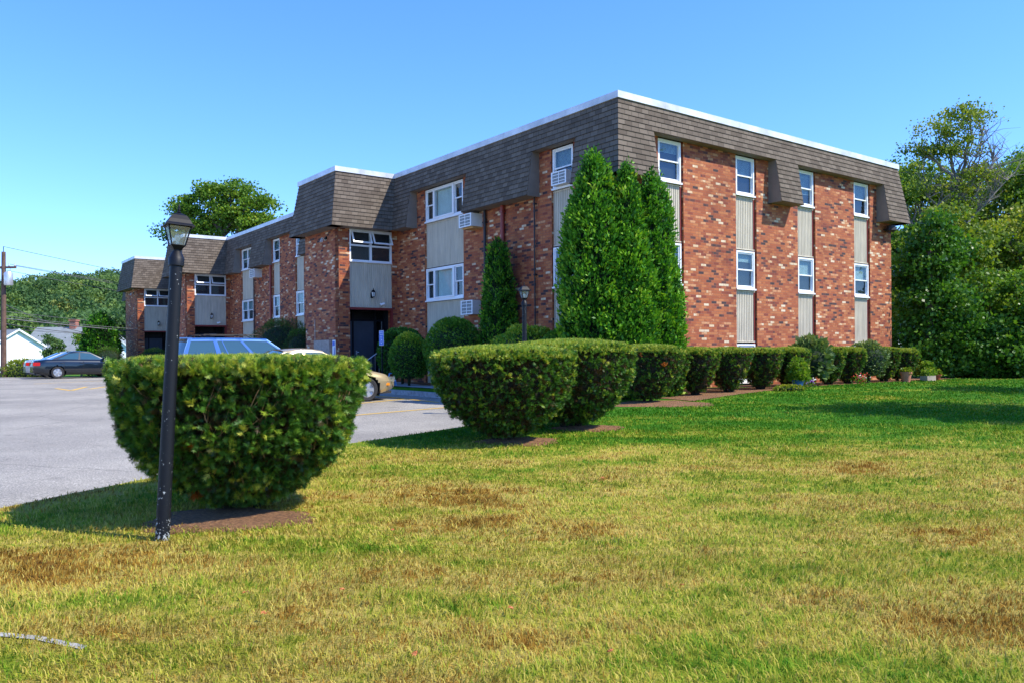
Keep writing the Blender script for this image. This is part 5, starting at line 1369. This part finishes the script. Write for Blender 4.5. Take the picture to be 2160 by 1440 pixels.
# ------------------------------------------------------------------ grass
def grass():
    rng = np.random.default_rng(123); Vs = []; Ts = []; base = 0
    def fieldang(x, y): return 1.2*np.sin(x*1.3+.7*np.sin(y*2.1))+1.1*np.sin(y*1.9+1.3*np.sin(x*.9))
    bands = [(2.9, 4.2, 5200, .044, .0046), (4.2, 5.6, 3600, .043, .0054), (5.6, 7.6, 2300, .042, .0068), (7.6, 10.5, 1300, .042, .009), (10.5, 14.5, 700, .042, .013), (14.5, 20, 380, .045, .019), (20, 29, 160, .045, .03)]
    allP = []; allH = []; allW = []
    for (y0, y1, dens, hh, ww) in bands:
        xw0, xw1 = -.70*y1-.6, .70*y1+.8
        n = int((xw1-xw0)*(y1-y0)*dens); x = rng.uniform(xw0, xw1, n); y = rng.uniform(y0, y1, n)
        k = (np.abs(x) < .70*y+.6) & (x > np.interp(y, BY, BX)+.02+.06*rng.random(n))
        # thin out on bare ground under hedges and inside beds
        bare = np.zeros(n)
        for (cx, cy, a, b) in ((-2.45, 6.85, .62, .42), (.1, 11.6, .55, .35), (1.25, 13.1, .55, .35), (3.15, 17.3, 1.1, .7)):
            d = ((x-cx)/a)**2+((y-cy)/b)**2; bare = np.maximum(bare, np.clip(1.25-d, 0, 1)*1.6)
        lx = (x-C0[0])*U[0]+(y-C0[1])*U[1]; ly = (x-C0[0])*V[0]+(y-C0[1])*V[1]
        fr = np.interp(lx, [-1, -.3, 2, 5, 9, 13], [-2.8, -2.6, -2.1, -1.7, -1.5, -1.5])
        bare = np.where((ly > fr) & (lx > -3.4), 2, bare)
        # concrete strip
        ex = np.interp(x, [a[0] for a in A], [a[1] for a in A]); onc = (np.abs(y-ex+.01) < .035) & (x < A[-1][0]) & (rng.random(n) < (.80*(np.sin(x*6.5+.8) > -.1)*np.clip((-2.05-x)/.3, 0, 1)))
        k &= (rng.random(n) > bare) & ~onc
        x, y = x[k], y[k]; n = len(x)
        clump = .5+.5*np.sin(x*5+3*np.sin(y*4))*np.sin(y*6.3+2*np.sin(x*3.1))
        allP.append(np.stack([x, y, np.interp(y, LY, LZ)], 1)); allH.append(hh*rng.uniform(.5, 1.3, n)*(.75+.5*clump)); allW.append(ww*rng.uniform(.7, 1.3, n))
    P = np.concatenate(allP); Hh = np.concatenate(allH); W = np.concatenate(allW); n = len(P)
    th = fieldang(P[:, 0], P[:, 1])+rng.normal(size=n)*1.5
    lean = rng.uniform(.35, 1.25, n)
    dx, dy = np.cos(th), np.sin(th); sx_, sy_ = -np.sin(th+rng.normal(size=n)*.5), np.cos(th)
    base0 = np.stack([sx_*W/2, sy_*W/2, np.zeros(n)], 1)
    mid = np.stack([dx*lean*Hh*.30, dy*lean*Hh*.30, Hh*.55], 1); tip = np.stack([dx*lean*Hh*.95, dy*lean*Hh*.95, Hh*(1-.28*lean)], 1)
    V_ = np.stack([P-base0, P+base0, P+mid+base0*.8, P+tip, P+mid-base0*.8], 1).reshape(-1, 3)
    idx = np.arange(n)[:, None]*5
    # one quad (base) + one tri (tip) -> use two tris + one tri for uniform arrays
    F = np.concatenate([idx+np.array([0, 1, 2]), idx+np.array([0, 2, 4]), idx+np.array([4, 2, 3])])
    T = np.repeat(np.clip(.5+.24*rng.normal(size=n), 0, 1), 5)
    o = np_mesh('grass', V_, F, M['blade'], None, T)
    tag(o, 'short dry yellow-green grass blades covering the lawn', 'grass', kind='stuff')
    print('blades', n)
grass()
# fallen leaves, small and bright
leafm = simple('fallen_leaf_orange', (.45, .14, .03), .6, .3, 5, 0, 0)
rng = np.random.default_rng(4)
spots = [(690, 1080), (400, 1165), (1075, 1300), (560, 1310), (720, 1260), (260, 1230), (1440, 1250), (1700, 1180), (1270, 1025), (520, 1265), (2080, 1130), (880, 1400), (1290, 1395), (830, 1130)]
cols_ = ['orange', 'rust-coloured']
lab = ['near the mulch right of the largest yew', 'just right of the nearest lamp post base', 'in the middle of the front lawn', 'at the lower left of the lawn', 'below the largest yew, left of centre', 'lower left of the nearest lamp post', 'right of the lawn centre', 'on the brown patch at right', 'on the green lawn beyond the centre', 'just below and left of the largest yew', 'near the right picture edge', 'at the bottom edge left of centre', 'at the bottom edge near the centre', 'right of the mulch of the largest yew']
for i, (px, py) in enumerate(spots):
    x, y = gl_(px, py); mb = MB(); s = .03
    for k in range(5):
        a = R(-70+35*k+rng.uniform(-8, 8)); L_ = s*(1-.15*abs(k-2)); b_ = a+math.pi/2
        mb.face([(0, 0, 0), (L_*.5*math.cos(a)+.007*math.cos(b_), L_*.5*math.sin(a)+.007*math.sin(b_), .006), (L_*math.cos(a), L_*math.sin(a), .002), (L_*.5*math.cos(a)-.007*math.cos(b_), L_*.5*math.sin(a)-.007*math.sin(b_), .006)])
    mb.tube([(0, 0, 0), (-.02, .003, .004)], .001, 4)
    o = mb.build('fallen_leaf', leafm); o.location = (x, y, LH(y)+.048); o.rotation_euler = (rng.uniform(-.4, .4), rng.uniform(-.4, .4), rng.uniform(0, 6.28))
    tag(o, 'small orange fallen leaf '+lab[i], 'leaf', 'fallen leaves on the lawn')

# ------------------------------------------------------------------ light, sky, camera
SUN = Vector((.498, -.158, .61)).normalized()
el = math.asin(SUN.z); az = math.atan2(SUN.x, SUN.y)
w = bpy.data.worlds.new('World'); SC.world = w; w.use_nodes = True; nt = w.node_tree; nt.nodes.clear()
sk = nt.nodes.new('ShaderNodeTexSky'); sk.sky_type = 'NISHITA'; sk.sun_disc = False; sk.sun_elevation = el; sk.sun_rotation = az
sk.air_density = 1.0; sk.dust_density = .1; sk.ozone_density = 2.6; sk.altitude = 0
bg = nt.nodes.new('ShaderNodeBackground'); bg.inputs[1].default_value = .15
hs_ = nt.nodes.new('ShaderNodeHueSaturation'); hs_.inputs['Saturation'].default_value = 1.22
ow = nt.nodes.new('ShaderNodeOutputWorld'); m1_ = mixc(nt, 1., sk.outputs[0], (.18, .18, .18), 'MULTIPLY'); gm_ = nt.nodes.new('ShaderNodeGamma'); gm_.inputs[1].default_value = .88; nt.links.new(m1_, gm_.inputs[0]); nt.links.new(gm_.outputs[0], hs_.inputs['Color']); tn = mixc(nt, 1., hs_.outputs[0], (2.95, 3.92, 6.1), 'MULTIPLY'); nt.links.new(tn, bg.inputs[0]); nt.links.new(bg.outputs[0], ow.inputs[0])
ld = bpy.data.lights.new('sun', 'SUN'); ld.energy = 3.4; ld.angle = R(.5); ld.color = (1, .93, .80)
lo = link(bpy.data.objects.new('sun', ld)); lo.rotation_euler = SUN.to_track_quat('Z', 'Y').to_euler()
cd = bpy.data.cameras.new('camera'); cd.sensor_width = 36; cd.lens = 1694/2160*36; cd.shift_y = 25.6/2160; cd.clip_end = 2000; cd.clip_start = .1
co = link(bpy.data.objects.new('camera', cd))
ROLL = math.atan(.00737)
co.matrix_world = Matrix.Translation((0, 0, EYE)) @ Matrix.Rotation(R(90), 4, 'X') @ Matrix.Rotation(-ROLL, 4, 'Z')
SC.camera = co
SC.view_settings.view_transform = 'Standard'; SC.view_settings.look = 'None'; SC.view_settings.exposure = 1.1; SC.view_settings.gamma = 1
SC.render.resolution_x = 1024; SC.render.resolution_y = 682
SC.render.engine = 'CYCLES'; SC.cycles.max_bounces = 6; SC.cycles.transparent_max_bounces = 12
